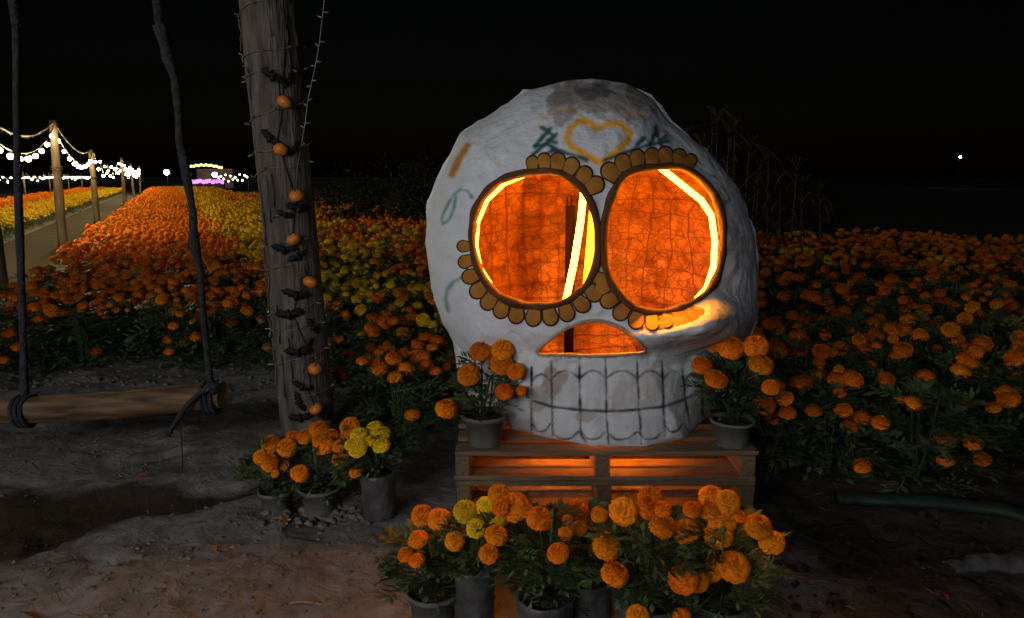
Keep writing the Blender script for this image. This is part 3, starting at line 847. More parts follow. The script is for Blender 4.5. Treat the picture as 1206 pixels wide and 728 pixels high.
rope([(250, 456), (236, 462), (222, 475), (210, 492), (200, 507)], [.016, .014, .012, .012, .014], SY - .10, 'rope_tail')
mb = MB(); mb.ball(at(198, 508, SY - .10) - s0, .019, 9, 6, disp=.6); mb.build('tail_knot', M['ropecloth'], sw)
rope([(213, 490), (214, 520), (215, 552)], [.003, .003, .003], SY - .10, 'loose_thread')

# ------------------------------------------------------------------ pallets
PXC, PY0, PWD, PDP = 0.375, 2.93, 1.27, 1.10
def pallet(z0, label, seed):
    rnd = random.Random(seed)
    o = thing('wooden_pallet', label, 'pallet', (PXC + .02 + rnd.uniform(-.004, .004), PY0 + (0 if seed == 1 else .012), z0), 0, 'pallets stacked under the skull')
    bmod = []
    def board(name, c, s, m):
        mb = MB(); mb.box((0, 0, 0), s, 0, None, .0022)
        b = mb.build(name, m, o, False); b.location = c; b.rotation_euler = (0, rnd.uniform(-.003, .003), rnd.uniform(-.006, .006))
        bv = b.modifiers.new('bevel', 'BEVEL'); bv.width = .003; bv.segments = 1
    for x in (-PWD / 2 + .034, -.01, PWD / 2 - .034): board('stringer', (x, PDP / 2, .0725), (.062, PDP - .02, .090), M['wood_y'])
    for k, w in ((0, .10), (1, .085), (2, .09), (3, .085), (4, .09), (5, .085), (6, .10)):
        y = .05 + (PDP - .10) * k / 6
        board('deck_board', (rnd.uniform(-.006, .006), y, .1285), (PWD, w, .020), M['wood'])
    for y in (.05, PDP / 2, PDP - .05): board('base_board', (rnd.uniform(-.006, .006), y, .0165), (PWD, .095, .020), M['wood'])
    return o
pallet(0.0, 'lower wooden pallet resting on the ground, mostly hidden by flowers', 2)
pallet(0.139, 'upper wooden pallet directly under the skull, glowing orange inside', 1)
PTOP = 0.139 + .1385

# ------------------------------------------------------------------ the skull
CX, CY = 697.0, 300.0
OUT = [(697, 93, 3.46), (740, 99, 3.47), (768, 116, 3.47), (787, 142, 3.46), (835, 180, 3.44), (870, 222, 3.42), (888, 275, 3.40), (893, 330, 3.38), (891, 375, 3.36), (876, 410, 3.33), (850, 428, 3.30),
       (838, 452, 3.30), (832, 490, None), (805, 516, None), (760, 525, None), (700, 524.5, None), (645, 515, None), (602, 505, None), (598, 475, 3.17), (596, 442, 3.20), (575, 428, 3.28), (545, 415, 3.34),
       (522, 382, 3.37), (508, 335, 3.40), (501, 285, 3.42), (505, 240, 3.43), (528, 190, 3.44), (543, 157, 3.45), (585, 130, 3.46), (618, 108, 3.46), (668, 95, 3.46)]
ang, rad_, ysil = [], [], []
for (x, y, Y) in OUT:
    if Y is None: Y = on_z(x, y, PTOP + .002).y
    ang.append(math.atan2(y - CY, x - CX)); rad_.append(math.hypot(x - CX, y - CY)); ysil.append(Y)
oi = np.argsort(ang); A_ = np.array(ang)[oi]; R_ = np.array(rad_)[oi]; Y_ = np.array(ysil)[oi]
A3 = np.concatenate([A_ - 2 * np.pi, A_, A_ + 2 * np.pi]); R3 = np.tile(R_, 3); Y3 = np.tile(Y_, 3)
def poly_r(t):
    "radius of the straight-edged outline at angle t"
    t = np.asarray(t, float)
    i = np.clip(np.searchsorted(A3, t) - 1, 0, len(A3) - 2)
    a0, a1, r0, r1 = A3[i], A3[i + 1], R3[i], R3[i + 1]
    x0, y0, x1, y1 = r0 * np.cos(a0), r0 * np.sin(a0), r1 * np.cos(a1), r1 * np.sin(a1)
    dx, dy = np.cos(t), np.sin(t)
    den = dx * (y1 - y0) - dy * (x1 - x0)
    return np.where(np.abs(den) < 1e-9, r0, (x0 * (y1 - y0) - y0 * (x1 - x0)) / np.where(np.abs(den) < 1e-9, 1, den))
def sil_y(t): return np.interp(t, A3, Y3)
Y_FRONT = 2.95
def crumple(P):
    v = P * 1.0
    k = noise.noise(v * 2.6) * .018 + noise.noise(v * 6.1 + Vector((4, 0, 0))) * .014
    c = noise.voronoi(v * 4.5)[0]; k -= .030 * min(.25, c[1] - c[0])
    k += abs(noise.noise(v * 11)) * .012 + abs(noise.noise(v * 23 + Vector((0, 7, 0)))) * .003
    return k
def face_depth(x, y):
    "distance of the skull's front surface under pixel (x, y) (arrays)"
    x, y = np.asarray(x, float), np.asarray(y, float)
    t = np.arctan2(y - CY, x - CX); rho = np.clip(np.hypot(x - CX, y - CY) / poly_r(t), 0, 1)
    q = 1 - np.power(np.maximum(0, 1 - rho ** 2.7), 1 / 2.1)
    d = Y_FRONT + (sil_y(t) - Y_FRONT) * q
    d = d - .170 * np.exp(-((x - 806) / 46) ** 2 - ((y - 394) / 18) ** 2) * (1 - rho ** 8) - .27 * np.exp(-((x - 846) / 50) ** 2 - ((y - 380) / 24) ** 2) * (1 - rho ** 14)      # right cheekbone ledge
    d = d - .120 * np.exp(-((x - 768) / 34) ** 2 - ((y - 396) / 16) ** 2)
    d = d - .035 * np.exp(-((x - 570) / 40) ** 2 - ((y - 395) / 18) ** 2) * (1 - rho ** 6)
    d = d + .020 * np.exp(-((x - 709) / 14) ** 2 - ((y - 290) / 60) ** 2)                        # nose bridge hollow
    # teeth stand out a little between their drawn lines
    tx = np.array([622, 646, 681, 714, 750, 782, 806, 828])
    if True:
        dm = np.min(np.abs(x[..., None] - tx), axis=-1)
        row = np.where((y > 436) & (y < 516), 1.0, 0.0) * np.where((x > 610) & (x < 834), 1, 0)
        d = d - .006 * row * np.clip(np.minimum(dm / 9, np.minimum(np.abs(y - 482) / 9, 1)), 0, 1)
    return d
def face_pt(x, y, off=0.0):
    Y = float(face_depth(np.array([x]), np.array([y]))[0])
    k = crumple(at(x, y, Y)) * (.4 if y > 425 else 1.0) - .008
    return at(x, y, Y + k - off)
def catmull(P, n):
    out = []; m = len(P)
    for i in range(m):
        p0, p1, p2, p3 = [np.array(P[(i + k) % m], float) for k in (-1, 0, 1, 2)]
        for q in range(n):
            t = q / n
            out.append(.5 * ((2 * p1) + (-p0 + p2) * t + (2 * p0 - 5 * p1 + 4 * p2 - p3) * t * t + (-p0 + 3 * p1 - 3 * p2 + p3) * t ** 3))
    return np.array(out)
EYE_L = catmull([(561, 246), (584, 216), (618, 204), (655, 203), (683, 219), (700, 250), (705, 290), (696, 328), (668, 354), (630, 361), (590, 350), (566, 322), (556, 285)], 8)
EYE_R = catmull([(734, 208), (772, 197), (808, 199), (838, 225), (851, 262), (849, 310), (834, 343), (802, 363), (762, 367), (729, 348), (712, 310), (713, 256)], 8)
NOSE = catmull([(633, 416), (650, 399), (672, 385), (700, 378), (726, 384), (748, 398), (760, 413), (738, 417), (700, 419), (665, 418)], 8)
def inside(poly, x, y):
    r = np.zeros(x.shape, bool); n = len(poly)
    for i in range(n):
        x0, y0 = poly[i]; x1, y1 = poly[(i + 1) % n]
        c = ((y0 > y) != (y1 > y)) & (x < (x1 - x0) * (y - y0) / (y1 - y0 + 1e-12) + x0)
        r ^= c
    return r
def dist_line(P, x, y):
    "distance of points to a polyline, px"
    best = np.full(x.shape, 1e9)
    for i in range(len(P) - 1):
        ax, ay = P[i]; bx_, by = P[i + 1]; dx, dy = bx_ - ax, by - ay
        t = np.clip(((x - ax) * dx + (y - ay) * dy) / (dx * dx + dy * dy + 1e-9), 0, 1)
        best = np.minimum(best, np.hypot(x - ax - t * dx, y - ay - t * dy))
    return best
NT, NA = 150, 640
ts = (np.arange(NT + 1) / NT); th = np.linspace(-np.pi, np.pi, NA, endpoint=False)
RHO = np.sin(ts * np.pi / 2); RHO = .35 * ts + .65 * RHO
RR = poly_r(th)
gx = CX + RHO[:, None] * (RR * np.cos(th))[None, :]; gy = CY + RHO[:, None] * (RR * np.sin(th))[None, :]
# pull grid points that lie close to an opening onto its edge
for poly in (EYE_L, EYE_R, NOSE):
    px_, py_ = gx.ravel().copy(), gy.ravel().copy()
    closed = np.vstack([poly, poly[:1]])
    dd = dist_line(closed, px_, py_)
    idx = np.where(dd < 1.9)[0]
    for i in idx:
        best = None
        for k in range(len(closed) - 1):
            a, b = closed[k], closed[k + 1]; ab = b - a; t = np.clip(np.dot((px_[i] - a[0], py_[i] - a[1]), ab) / np.dot(ab, ab), 0, 1)
            q = a + ab * t; e = (q[0] - px_[i]) ** 2 + (q[1] - py_[i]) ** 2
            if best is None or e < best[0]: best = (e, q)
        px_[i], py_[i] = best[1]
    gx, gy = px_.reshape(gx.shape), py_.reshape(gy.shape)
gd = face_depth(gx, gy)
skull_pos = Vector((PXC, 3.45, PTOP))
skull = thing('skull_sculpture', 'giant white papier-mache skull with glowing orange eyes on stacked pallets', 'sculpture', skull_pos)
verts = []
P3 = {}
for i in range(NT + 1):
    for j in range(NA):
        P = at(gx[i, j], gy[i, j], gd[i, j])
        k = crumple(P) * (1 - .5 * (i / NT) ** 8)
        if gy[i, j] > 425: k *= .4
        if i == NT: k *= .2
        P = P + Vector((0, k - .008, 0))
        verts.append(P - skull_pos)
faces = []
cgx = .25 * (gx[:-1] + gx[1:] + np.roll(gx[:-1], -1, 1) + np.roll(gx[1:], -1, 1)); cgy = .25 * (gy[:-1] + gy[1:] + np.roll(gy[:-1], -1, 1) + np.roll(gy[1:], -1, 1))
hole = inside(EYE_L, cgx, cgy) | inside(EYE_R, cgx, cgy) | inside(NOSE, cgx, cgy)
for i in range(NT):
    for j in range(NA):
        if hole[i, j]: continue
        j2 = (j + 1) % NA
        faces.append((i * NA + j, i * NA + j2, (i + 1) * NA + j2, (i + 1) * NA + j))
# paint: spray strokes and stains as colours on the paper
X_, Yp = gx.ravel(), gy.ravel()
nzv = np.array([noise.noise(Vector((a * .06, b * .06, 0))) + .5 * noise.noise(Vector((a * .17, b * .17, 3))) for a, b in zip(X_, Yp)])
col = np.tile(np.array([[.60, .645, .72]]), (len(X_), 1))
col *= (1 + .08 * nzv)[:, None]
def lay(c, a):
    global col
    a = np.clip(a, 0, 1)[:, None]; col = col * (1 - a) + np.array([c]) * a
def stroke(P, w, c, soft=2.0, alpha=.9, rough=1.2):
    d = dist_line(P, X_, Yp) + rough * nzv
    lay(c, alpha * np.clip((w / 2 + soft - d) / (2 * soft), 0, 1))
def blot(x, y, rx, ry, c, alpha, rot=0.0):
    ca, sa = math.cos(rot), math.sin(rot); u = ((X_ - x) * ca + (Yp - y) * sa) / rx; v = (-(X_ - x) * sa + (Yp - y) * ca) / ry
    lay(c, alpha * np.clip((1.0 - np.hypot(u, v) + .55 * nzv) * 4, 0, 1))
GREYP = (.22, .20, .185)
blot(700, 113, 62, 22, GREYP, .75); blot(660, 120, 20, 26, GREYP, .7); blot(745, 125, 26, 26, (.27, .24, .225), .7); blot(700, 108, 24, 11, (.09, .078, .07), .8)
blot(652, 450, 16, 22, (.30, .25, .215), .8); blot(637, 470, 14, 20, (.34, .29, .25), .6); blot(690, 489, 14, 7, (.34, .28, .24), .7); blot(730, 470, 14, 30, (.40, .34, .32), .5); blot(765, 455, 16, 24, (.40, .34, .32), .5); blot(620, 500, 16, 10, (.32, .28, .25), .5)
blot(645, 405, 40, 16, (.44, .37, .37), .5); blot(850, 300, 22, 90, (.40, .375, .38), .6)
OCH = (.80, .38, .008); TEAL = (.005, .085, .08); TEAL_L = (.04, .24, .22)
heart = [(703, 152), (695, 144), (682, 143), (671, 152), (667, 163), (674, 174), (690, 183), (706, 191), (722, 182), (738, 167), (742, 157), (731, 147), (716, 146), (703, 152)]
stroke(heart, 7.2, OCH, 2.2, .97)
stroke([(628, 152), (640, 140), (655, 130), (672, 128), (690, 140)], 2.5, OCH, 2.0, .55); stroke([(716, 143), (735, 137), (760, 133)], 2.5, OCH, 2, .5); stroke([(704, 132), (703, 150)], 2, OCH, 2, .4)
for L_ in ([(638, 150), (652, 160)], [(648, 152), (630, 172)], [(655, 158), (628, 182)], [(630, 172), (645, 170), (655, 176), (640, 182)], [(652, 176), (672, 182), (690, 188)], [(645, 165), (655, 168)]): stroke(L_, 4.8, TEAL, 1.6, .97)
for L_ in ([(712, 189), (735, 180), (760, 172), (786, 166)], [(745, 178), (756, 163)], [(765, 170), (772, 158)], [(775, 168), (784, 160)], [(772, 150), (778, 172)], [(752, 170), (757, 164)]): stroke(L_, 4.6, TEAL, 1.6, .97)
stroke([(551, 171), (541, 187), (532, 206)], 8, (.42, .18, .01), 2, .95)
stroke([(556, 232), (551, 225), (543, 223), (534, 230), (526, 244), (520, 258), (522, 264), (530, 258), (535, 244), (537, 232)], 3.2, TEAL_L, 1.6, .85)
stroke([(551, 329), (543, 327), (534, 332), (527, 341), (525, 352), (528, 366)], 4.4, TEAL_L, 2, .85)
stroke([(836, 206), (848, 210), (856, 222), (858, 234), (852, 240), (846, 232), (848, 222), (855, 220)], 2.2, (.12, .12, .13), 1.5, .6); stroke([(858, 234), (866, 228), (868, 214)], 2, (.14, .14, .15), 1.5, .5)
INK = (.02, .018, .02)
stroke([(628, 471), (650, 478), (680, 482), (714, 484), (750, 482), (782, 478), (805, 470), (826, 460)], 3.2, INK, 1.2, .92, .8)
for L_ in ([(626, 432), (626, 512)], [(649, 424), (650, 475), (651, 512)], [(682, 421), (683, 480), (684, 512), (690, 520)], [(713, 422), (714, 484), (716, 522)], [(750, 423), (752, 480), (755, 522)], [(779, 424), (781, 478), (783, 512)], [(803, 436), (807, 470), (812, 500)], [(822, 440), (826, 460), (827, 490)]):
    stroke(L_, 2.3, INK, 1.0, 1.0, 1.3)
for x0, x1 in ((627, 648), (651, 681), (684, 712), (715, 749), (752, 779), (782, 803), (806, 822)):
    m_ = (x0 + x1) / 2; yb = 440 + (4 if x0 > 790 or x0 < 640 else 0)
    stroke([(x0, yb + 4), ((x0 + m_) / 2, yb - 2), (m_, yb - 4), ((x1 + m_) / 2, yb - 2), (x1, yb + 4)], 2.0, INK, 1.0, .85, 1.3)
    y2 = 514 if 650 < m_ < 780 else 505
    stroke([(x0, y2 - 6), ((x0 + m_) / 2, y2 + 2), (m_, y2 + 3), ((x1 + m_) / 2, y2 + 1), (x1, y2 - 6)], 2.0, INK, 1.0, .85, 1.3)
for q in range(30):                                    # faint pencil and glue marks
    a, b = random.uniform(520, 870), random.uniform(130, 420); stroke([(a, b), (a + random.uniform(-14, 14), b + random.uniform(-14, 14))], .8, (.25, .24, .24), .9, .25)
lay((.10, .045, .018), np.where((dist_line(np.vstack([NOSE, NOSE[:1]]), X_, Yp) < 3.0), .45, 0))
me = bpy.data.meshes.new('shell'); me.from_pydata([tuple(v) for v in verts], [], faces)
ca = me.color_attributes.new("Col", 'FLOAT_COLOR', 'POINT'); arr = np.ones((len(verts), 4), np.float32); arr[:, :3] = col; ca.data.foreach_set("color", arr.ravel())
me.polygons.foreach_set("use_smooth", [True] * len(faces))
M['paper'] = mat('painted_paper', (1, 1, 1), .72, attr=True, bump=.55, bscale=24, spec=.25)
pn, pl = M['paper'].node_tree.nodes, M['paper'].node_tree.links     # edges of the pasted paper pieces
tc_ = pn.new("ShaderNodeTexCoord"); nz_2 = pn.new("ShaderNodeTexNoise"); nz_2.inputs["Scale"].default_value = 3.0; pl.new(tc_.outputs["Object"], nz_2.inputs[0])
av = pn.new("ShaderNodeVectorMath"); av.operation = 'MULTIPLY_ADD'; av.inputs[1].default_value = (.25, .25, .25); pl.new(nz_2.outputs["Color"], av.inputs[0]); pl.new(tc_.outputs["Object"], av.inputs[2])
vo = pn.new("ShaderNodeTexVoronoi"); vo.inputs["Scale"].default_value = 6.5; pl.new(av.outputs[0], vo.inputs["Vector"])
sc_ = pn.new("ShaderNodeSeparateColor"); pl.new(vo.outputs["Color"], sc_.inputs[0])
bp2 = pn.new("ShaderNodeBump"); bp2.inputs["Strength"].default_value = .5; bp2.inputs["Distance"].default_value = .012; pl.new(sc_.outputs[0], bp2.inputs["Height"])
pb = pn["Principled BSDF"]; pl.new(pb.inputs["Normal"].links[0].from_socket, bp2.inputs["Normal"]); pl.new(bp2.outputs[0], pb.inputs["Normal"])
me.materials.append(M['paper']); me.update()
shell = link(bpy.data.objects.new('face_shell', me), skull)
# back of the head
cent = at(CX, 280, 3.42)
BACK = Vector((PXC, 4.42, .98))
def back_pt(t, j, inset=0.0):
    "t = 0 at the seam with the face, 1 at the back"
    S = verts[NT * NA + j] + skull_pos
    a = t * math.pi / 2
    C = Vector((cent.x, S.y, cent.z))
    down = max(0.0, math.sin(th[j]))              # pixel angles: positive is downwards
    Sb = S
    if down > .45:                                 # below the cheeks the neck comes straight down to the pallet
        k = smooth(.45, .8, down)
        Sb = S.lerp(Vector((cent.x + (S.x - cent.x) * 1.15, 3.45, .05)), k)
    C = Vector((cent.x, Sb.y, cent.z))
    E = C + (Sb - C) * math.cos(a) + (Vector((BACK.x, BACK.y, BACK.z)) - C) * math.sin(a)
    P = S.lerp(E, smooth(0, .22, t))
    if inset:
        d = (Vector((cent.x, 3.6, cent.z)) - P); P = P + d.normalized() * inset
    P.z = max(P.z, PTOP + .003)
    return P
def back_mesh(name, m, step, nt, inset, bumpy):
    js = list(range(0, NA, step)); n = len(js)
    vs = []
    for i in range(nt + 1):
        for j in js:
            P = back_pt(i / nt, j, inset)
            if bumpy and i > 0: P = P + (P - cent).normalized() * (crumple(P) * (1.2 if not inset else 1.6))
            P.z = max(P.z, PTOP + .003)
            vs.append(P - skull_pos)
    fs = []
    for i in range(nt):
        for k in range(n):
            q = (i * n + k, (i + 1) * n + k, (i + 1) * n + (k + 1) % n, i * n + (k + 1) % n)
            if all(vs[w].z < .012 for w in q): continue
            fs.append(q)
    mb = MB(); mb.add(vs, fs, 0, (.60, .645, .72)); return mb.build(name, m, skull, True, True)
back_mesh('back_shell', M['paper'], 4, 40, 0.0, True)
def lining_mat():
    m = mat('brown_paper_lining', (.44, .18, .05), .6, col2=(.22, .075, .02), scale=14.0, bump=1.0, bscale=9, detail=12, spec=.4)
    n, L = m.node_tree.nodes, m.node_tree.links; b = n["Principled BSDF"]
    src = b.inputs["Base Color"].links[0].from_socket
    tc = n.new("ShaderNodeTexCoord"); mp = n.new("ShaderNodeMapping"); mp.inputs["Scale"].default_value = (1, 1, 1.6); L.new(tc.outputs["Object"], mp.inputs[0])
    nz = n.new("ShaderNodeTexNoise"); nz.inputs["Scale"].default_value = 4; nz.inputs["Detail"].default_value = 6
    L.new(mp.outputs[0], nz.inputs[0])
    ad = n.new("ShaderNodeVectorMath"); ad.operation = 'MULTIPLY_ADD'; ad.inputs[1].default_value = (.16, .16, .16); L.new(nz.outputs["Color"], ad.inputs[0]); L.new(mp.outputs[0], ad.inputs[2])
    def vor(scale, feat, out):
        v = n.new("ShaderNodeTexVoronoi"); v.feature = feat; v.inputs["Scale"].default_value = scale; L.new(ad.outputs[0], v.inputs["Vector"]); return v.outputs[out]
    def ramp(sock, p0, c0, p1, c1):
        r = n.new("ShaderNodeValToRGB"); e = r.color_ramp.elements; e[0].position = p0; e[0].color = (*c0, 1); e[1].position = p1; e[1].color = (*c1, 1); L.new(sock, r.inputs[0]); return r.outputs[0]
    def mul(a, c):
        x = n.new("ShaderNodeMix"); x.data_type = 'RGBA'; x.blend_type = 'MULTIPLY'; x.inputs[0].default_value = 1; L.new(a, x.inputs[6]); L.new(c, x.inputs[7]); return x.outputs[2]
    patch = n.new("ShaderNodeSeparateColor"); L.new(vor(5.0, 'F1', 'Color'), patch.inputs[0])
    c = mul(src, ramp(patch.outputs[0], .1, (.74, .70, .68), .9, (1.12, 1.12, 1.12)))
    c = mul(c, ramp(vor(13, 'DISTANCE_TO_EDGE', 'Distance'), .0, (.38, .3, .25), .06, (1, 1, 1)))
    c = mul(c, ramp(vor(31, 'DISTANCE_TO_EDGE', 'Distance'), .0, (.6, .52, .45), .05, (1, 1, 1)))
    L.new(c, b.inputs["Base Color"])
    return m
M['lining'] = lining_mat()
lin = back_mesh('back_lining', M['lining'], 5, 34, .035, True)
# inside of the face
fs = []
vs = []
step_i, step_j = 3, 5
rows = list(range(0, NT + 1, step_i)); cols = list(range(0, NA, step_j))
for i in rows:
    for j in cols:
        P = verts[i * NA + j] + skull_pos
        d = (Vector((cent.x, 3.6, P.z * .4 + cent.z * .6)) - P).normalized()
        P = P + d * .028; P.z = max(P.z, PTOP + .003)
        vs.append(P - skull_pos)
for a in range(len(rows) - 1):
    for b in range(len(cols)):
        i, j = rows[a], cols[b]
        if hole[i:i + step_i, [(j + q) % NA for q in range(step_j)]].any(): continue
        b2 = (b + 1) % len(cols); fs.append((a * len(cols) + b, (a + 1) * len(cols) + b, (a + 1) * len(cols) + b2, a * len(cols) + b2))
mb = MB(); mb.add(vs, fs); mb.build('face_lining', M['lining'], skull)
# rims of the openings: a rolled edge with a collar running inwards
def rim(poly, name, r, depth, m, outset=.006):
    n = len(poly); mb = MB(); prof = [(-1.0, .004), (-.55, outset + .010), (.25, outset + .012), (.85, outset), (1.0, -.012), (.75, -depth * .5), (.45, -depth), (.05, -depth), (-.2, -.03), (-1.0, -.012)]
    cpx = poly.mean(0); vs = []
    for k in range(n):
        p = poly[k]; tg = poly[(k + 1) % n] - poly[k - 1]; tg /= np.linalg.norm(tg); nr = np.array([tg[1], -tg[0]])
        if np.dot(nr, cpx - p) < 0: nr = -nr                      # towards the middle of the hole
        wob = 1 + .45 * noise.noise(Vector((p[0] * .05, p[1] * .05, r)))
        for (u, o_) in prof:
            q = p + nr * (u * r * wob)
            base = face_pt(p[0], p[1]); Y = base.y - o_ * wob
            vs.append(at(q[0], q[1], Y) - skull_pos)
    m_ = len(prof)
    mb.add(vs, [(k * m_ + i, k * m_ + (i + 1) % m_, ((k + 1) % n) * m_ + (i + 1) % m_, ((k + 1) % n) * m_ + i) for k in range(n) for i in range(m_)])
    return mb.build(name, m, skull)
rimL = rim(EYE_L, 'eye_rim', 4.8, .05, M['rim']); rimR = rim(EYE_R, 'eye_rim', 4.8, .05, M['rim'])
rim(NOSE, 'nose_rim', 2.2, .035, M['paper_edge'] if 'paper_edge' in M else mat('paper_edge', (.45, .33, .24), .8, var=.3, scale=20), .001)
# petals round the eyes
def petal(cx, cy, ux, uy, w, ln, par):
    "petal at pixel (cx, cy), its tip pointing along (ux, uy)"
    mb = MB(); prof = []
    for k in range(13):
        a = math.pi * k / 12
        prof.append((-math.cos(a) * w / 2 * (1.0 if k not in (0, 12) else .8), ln * (.30 + .70 * math.sin(a) ** .75) if 0 < k < 12 else 0.0))
    prof = [(-w * .36, 0)] + prof[1:-1] + [(w * .36, 0)]
    vx, vy = -uy, ux
    def ring(s, off):
        out = []
        for (a, b) in prof:
            a2, b2 = a * s, ln * .45 + (b - ln * .45) * s
            x, y = cx + vx * a2 + ux * b2, cy + vy * a2 + uy * b2
            out.append(face_pt(x, y, off) - skull_pos)
        return out
    n = len(prof)
    r0, r1, r2, r3 = ring(1.04, -.004), ring(1.0, .008), ring(.84, .010), ring(.4, .013)
    vs = r0 + r1 + r2 + r3 + [face_pt(cx + ux * ln * .45, cy + uy * ln * .45, .014) - skull_pos]
    for q in range(3):
        mb.f  # rings
    fs, ms = [], []
    for q in range(3):
        for k in range(n):
            fs.append((q * n + k, q * n + (k + 1) % n, (q + 1) * n + (k + 1) % n, (q + 1) * n + k)); ms.append(1 if q < 2 else 0)
    for k in range(n): fs.append((3 * n + k, 3 * n + (k + 1) % n, 4 * n)); ms.append(0)
    mb.add(vs, fs); mb.m = ms
    return mb.build('petal', [M['petal'], M['petaledge']], par)
def petals_along(poly, pts, w=21, ln=22):
    closed = np.vstack([poly, poly[:1]])
    c = poly.mean(0)
    for (x, y, *sc) in pts:
        s = sc[0] if sc else 1.0
        d = np.hypot(closed[:, 0] - x, closed[:, 1] - y); k = int(d.argmin()); e = closed[k]
        u = np.array([x, y]) - e; L_ = np.linalg.norm(u); u = u / L_ if L_ > 2 else (e - c) / np.linalg.norm(e - c)
        b = e + u * 2.5
        petal(b[0], b[1], u[0], u[1], w * s, ln * s, rimL if poly is EYE_L else rimR)
petals_along(EYE_L, [(548, 290, .75), (549, 308, .85), (553, 326, .95), (562, 343), (575, 356), (590, 366), (608, 373), (628, 375), (648, 373), (667, 367), (683, 356), (696, 342), (704, 327, .9)])
petals_along(EYE_L, [(627, 193, .8), (641, 190, .9), (657, 189), (674, 193), (690, 203), (704, 216, 1.1)])
petals_along(EYE_R, [(722, 205, 1.15), (735, 195, 1.05), (751, 188), (768, 184), (784, 183), (800, 184, .9), (814, 188, .8)])
petals_along(EYE_R, [(713, 338, .9), (719, 353), (733, 366), (750, 375), (768, 377, .9), (786, 375, .8)])
# wire mesh on the lining
dg = bpy.context.evaluated_depsgraph_get()
bv = BVHTree.FromPolygons([v.co + skull_pos for v in lin.data.vertices], [tuple(p.vertices) for p in lin.data.polygons])
mb = MB()
def lay_wire(pts): 
    if len(pts) > 2: mb.tube(pts, .0023, 4)
rnd = random.Random(12)
for k in range(-7, 8):
    for vert in (0, 1):
        run = []
        for q in range(60):
            s = -1 + 2 * q / 59
            wv = .04 * noise.noise(Vector((k * 3.3, s * 1.6, vert * 7))) + .012 * noise.noise(Vector((k * 1.3, s * 9, vert * 7)))
            O = Vector((cent.x + (k * .098 + wv if vert else s * .78), 3.5, 1.0 + (s * .72 if vert else k * .098 + wv)))
            h = bv.ray_cast(O, Vector((0, 1, 0)))
            if h[0] is None: lay_wire(run); run = []
            else: run.append(h[0] + Vector((0, -.012, 0)) - skull_pos)
        lay_wire(run)
mb.build('wire_mesh', M['ironwire'], skull)
# LED tubes, some added unseen, and the slat inside the head
led = thing('led_tubes', 'bright orange LED tubes glowing inside the skull, some added unseen, one a lit paper edge', 'light', at(690, 330, 3.6)); l0 = Vector(led.location)
def ledtube(pxs, Ys, r, m='led'):
    Pn = [at(x, y, Yv) - l0 for (x, y), Yv in zip(pxs, Ys)]
    mb = MB(); mb.tube(Pn, r, 8); return mb.build('led_tube', M[m], led)
ledtube([(689, 208), (684, 260), (676, 310), (666, 356)], [3.42, 3.42, 3.42, 3.42], .015)
mb = MB(); mb.box((0, 0, 0), (.065, .02, .75)); s_ = mb.build('mounting_board', M['board'], led, False); s_.location = at(699, 285, 3.47) - l0; s_.rotation_euler = (0, R(4), 0)
def inner(pxs, back):
    return [float(face_depth(np.array([x]), np.array([y]))[0]) + back for x, y in pxs]
q = [(768, 190), (786, 204), (806, 220), (826, 236), (838, 254), (842, 285), (840, 315), (832, 340), (816, 358)]
ledtube(q, inner(q, .10), .012)
q = [(646, 201), (620, 206), (594, 217), (574, 236), (563, 262), (561, 290), (566, 315), (578, 334)]
ledtube(q, inner(q, .13), .008, 'lit_edge')  # glowing strip stands in for the lit paper edge of the left eye
q = [(708, 235), (708, 280), (708, 325)]
ledtube(q, inner(q, .11), .009, 'led_bridge_fill')  # added tube hidden between the eyes, throws light onto the right cheek
q = [(748, 184), (780, 182), (812, 186)]
ledtube(q, [3.36, 3.36, 3.36], .013, 'led_fill')  # added unseen tube above the right eye, brightens the interior and cheek
q = [(600, 180), (640, 176), (680, 180)]
ledtube(q, [3.4, 3.4, 3.4], .013, 'led_fill')  # its added twin above the left eye, out of sight, for interior brightness
for yy, w in ((3.080, .08), (3.235, .30)):              # two tubes lie in the gaps of the deck under the head
    mb = MB(); mb.tube([Vector((PXC - w, yy, PTOP - .004)) - l0, Vector((PXC, yy + .004, PTOP - .004)) - l0, Vector((PXC + w + .03, yy, PTOP - .004)) - l0], .010, 8); mb.build('led_tube', M['led_low'], led)
sl = thing('wooden_upright', 'upright wooden slat standing inside the skull behind the left eye', 'wooden stake', (at(671, 300, 3.50).x, 3.50, PTOP + .002))
zt = at(671, 243, 3.50).z - PTOP
mb = MB(); mb.box((0, 0, zt / 2), (.046, .03, zt), 0, None, .002); mb.build('board', M['slat'], sl, False)
mb = MB()
for dx in (-.016, .004): mb.box((dx, -.012, zt + .018), (.008, .008, .05))
mb.build('splinters', M['slat'], sl, False)

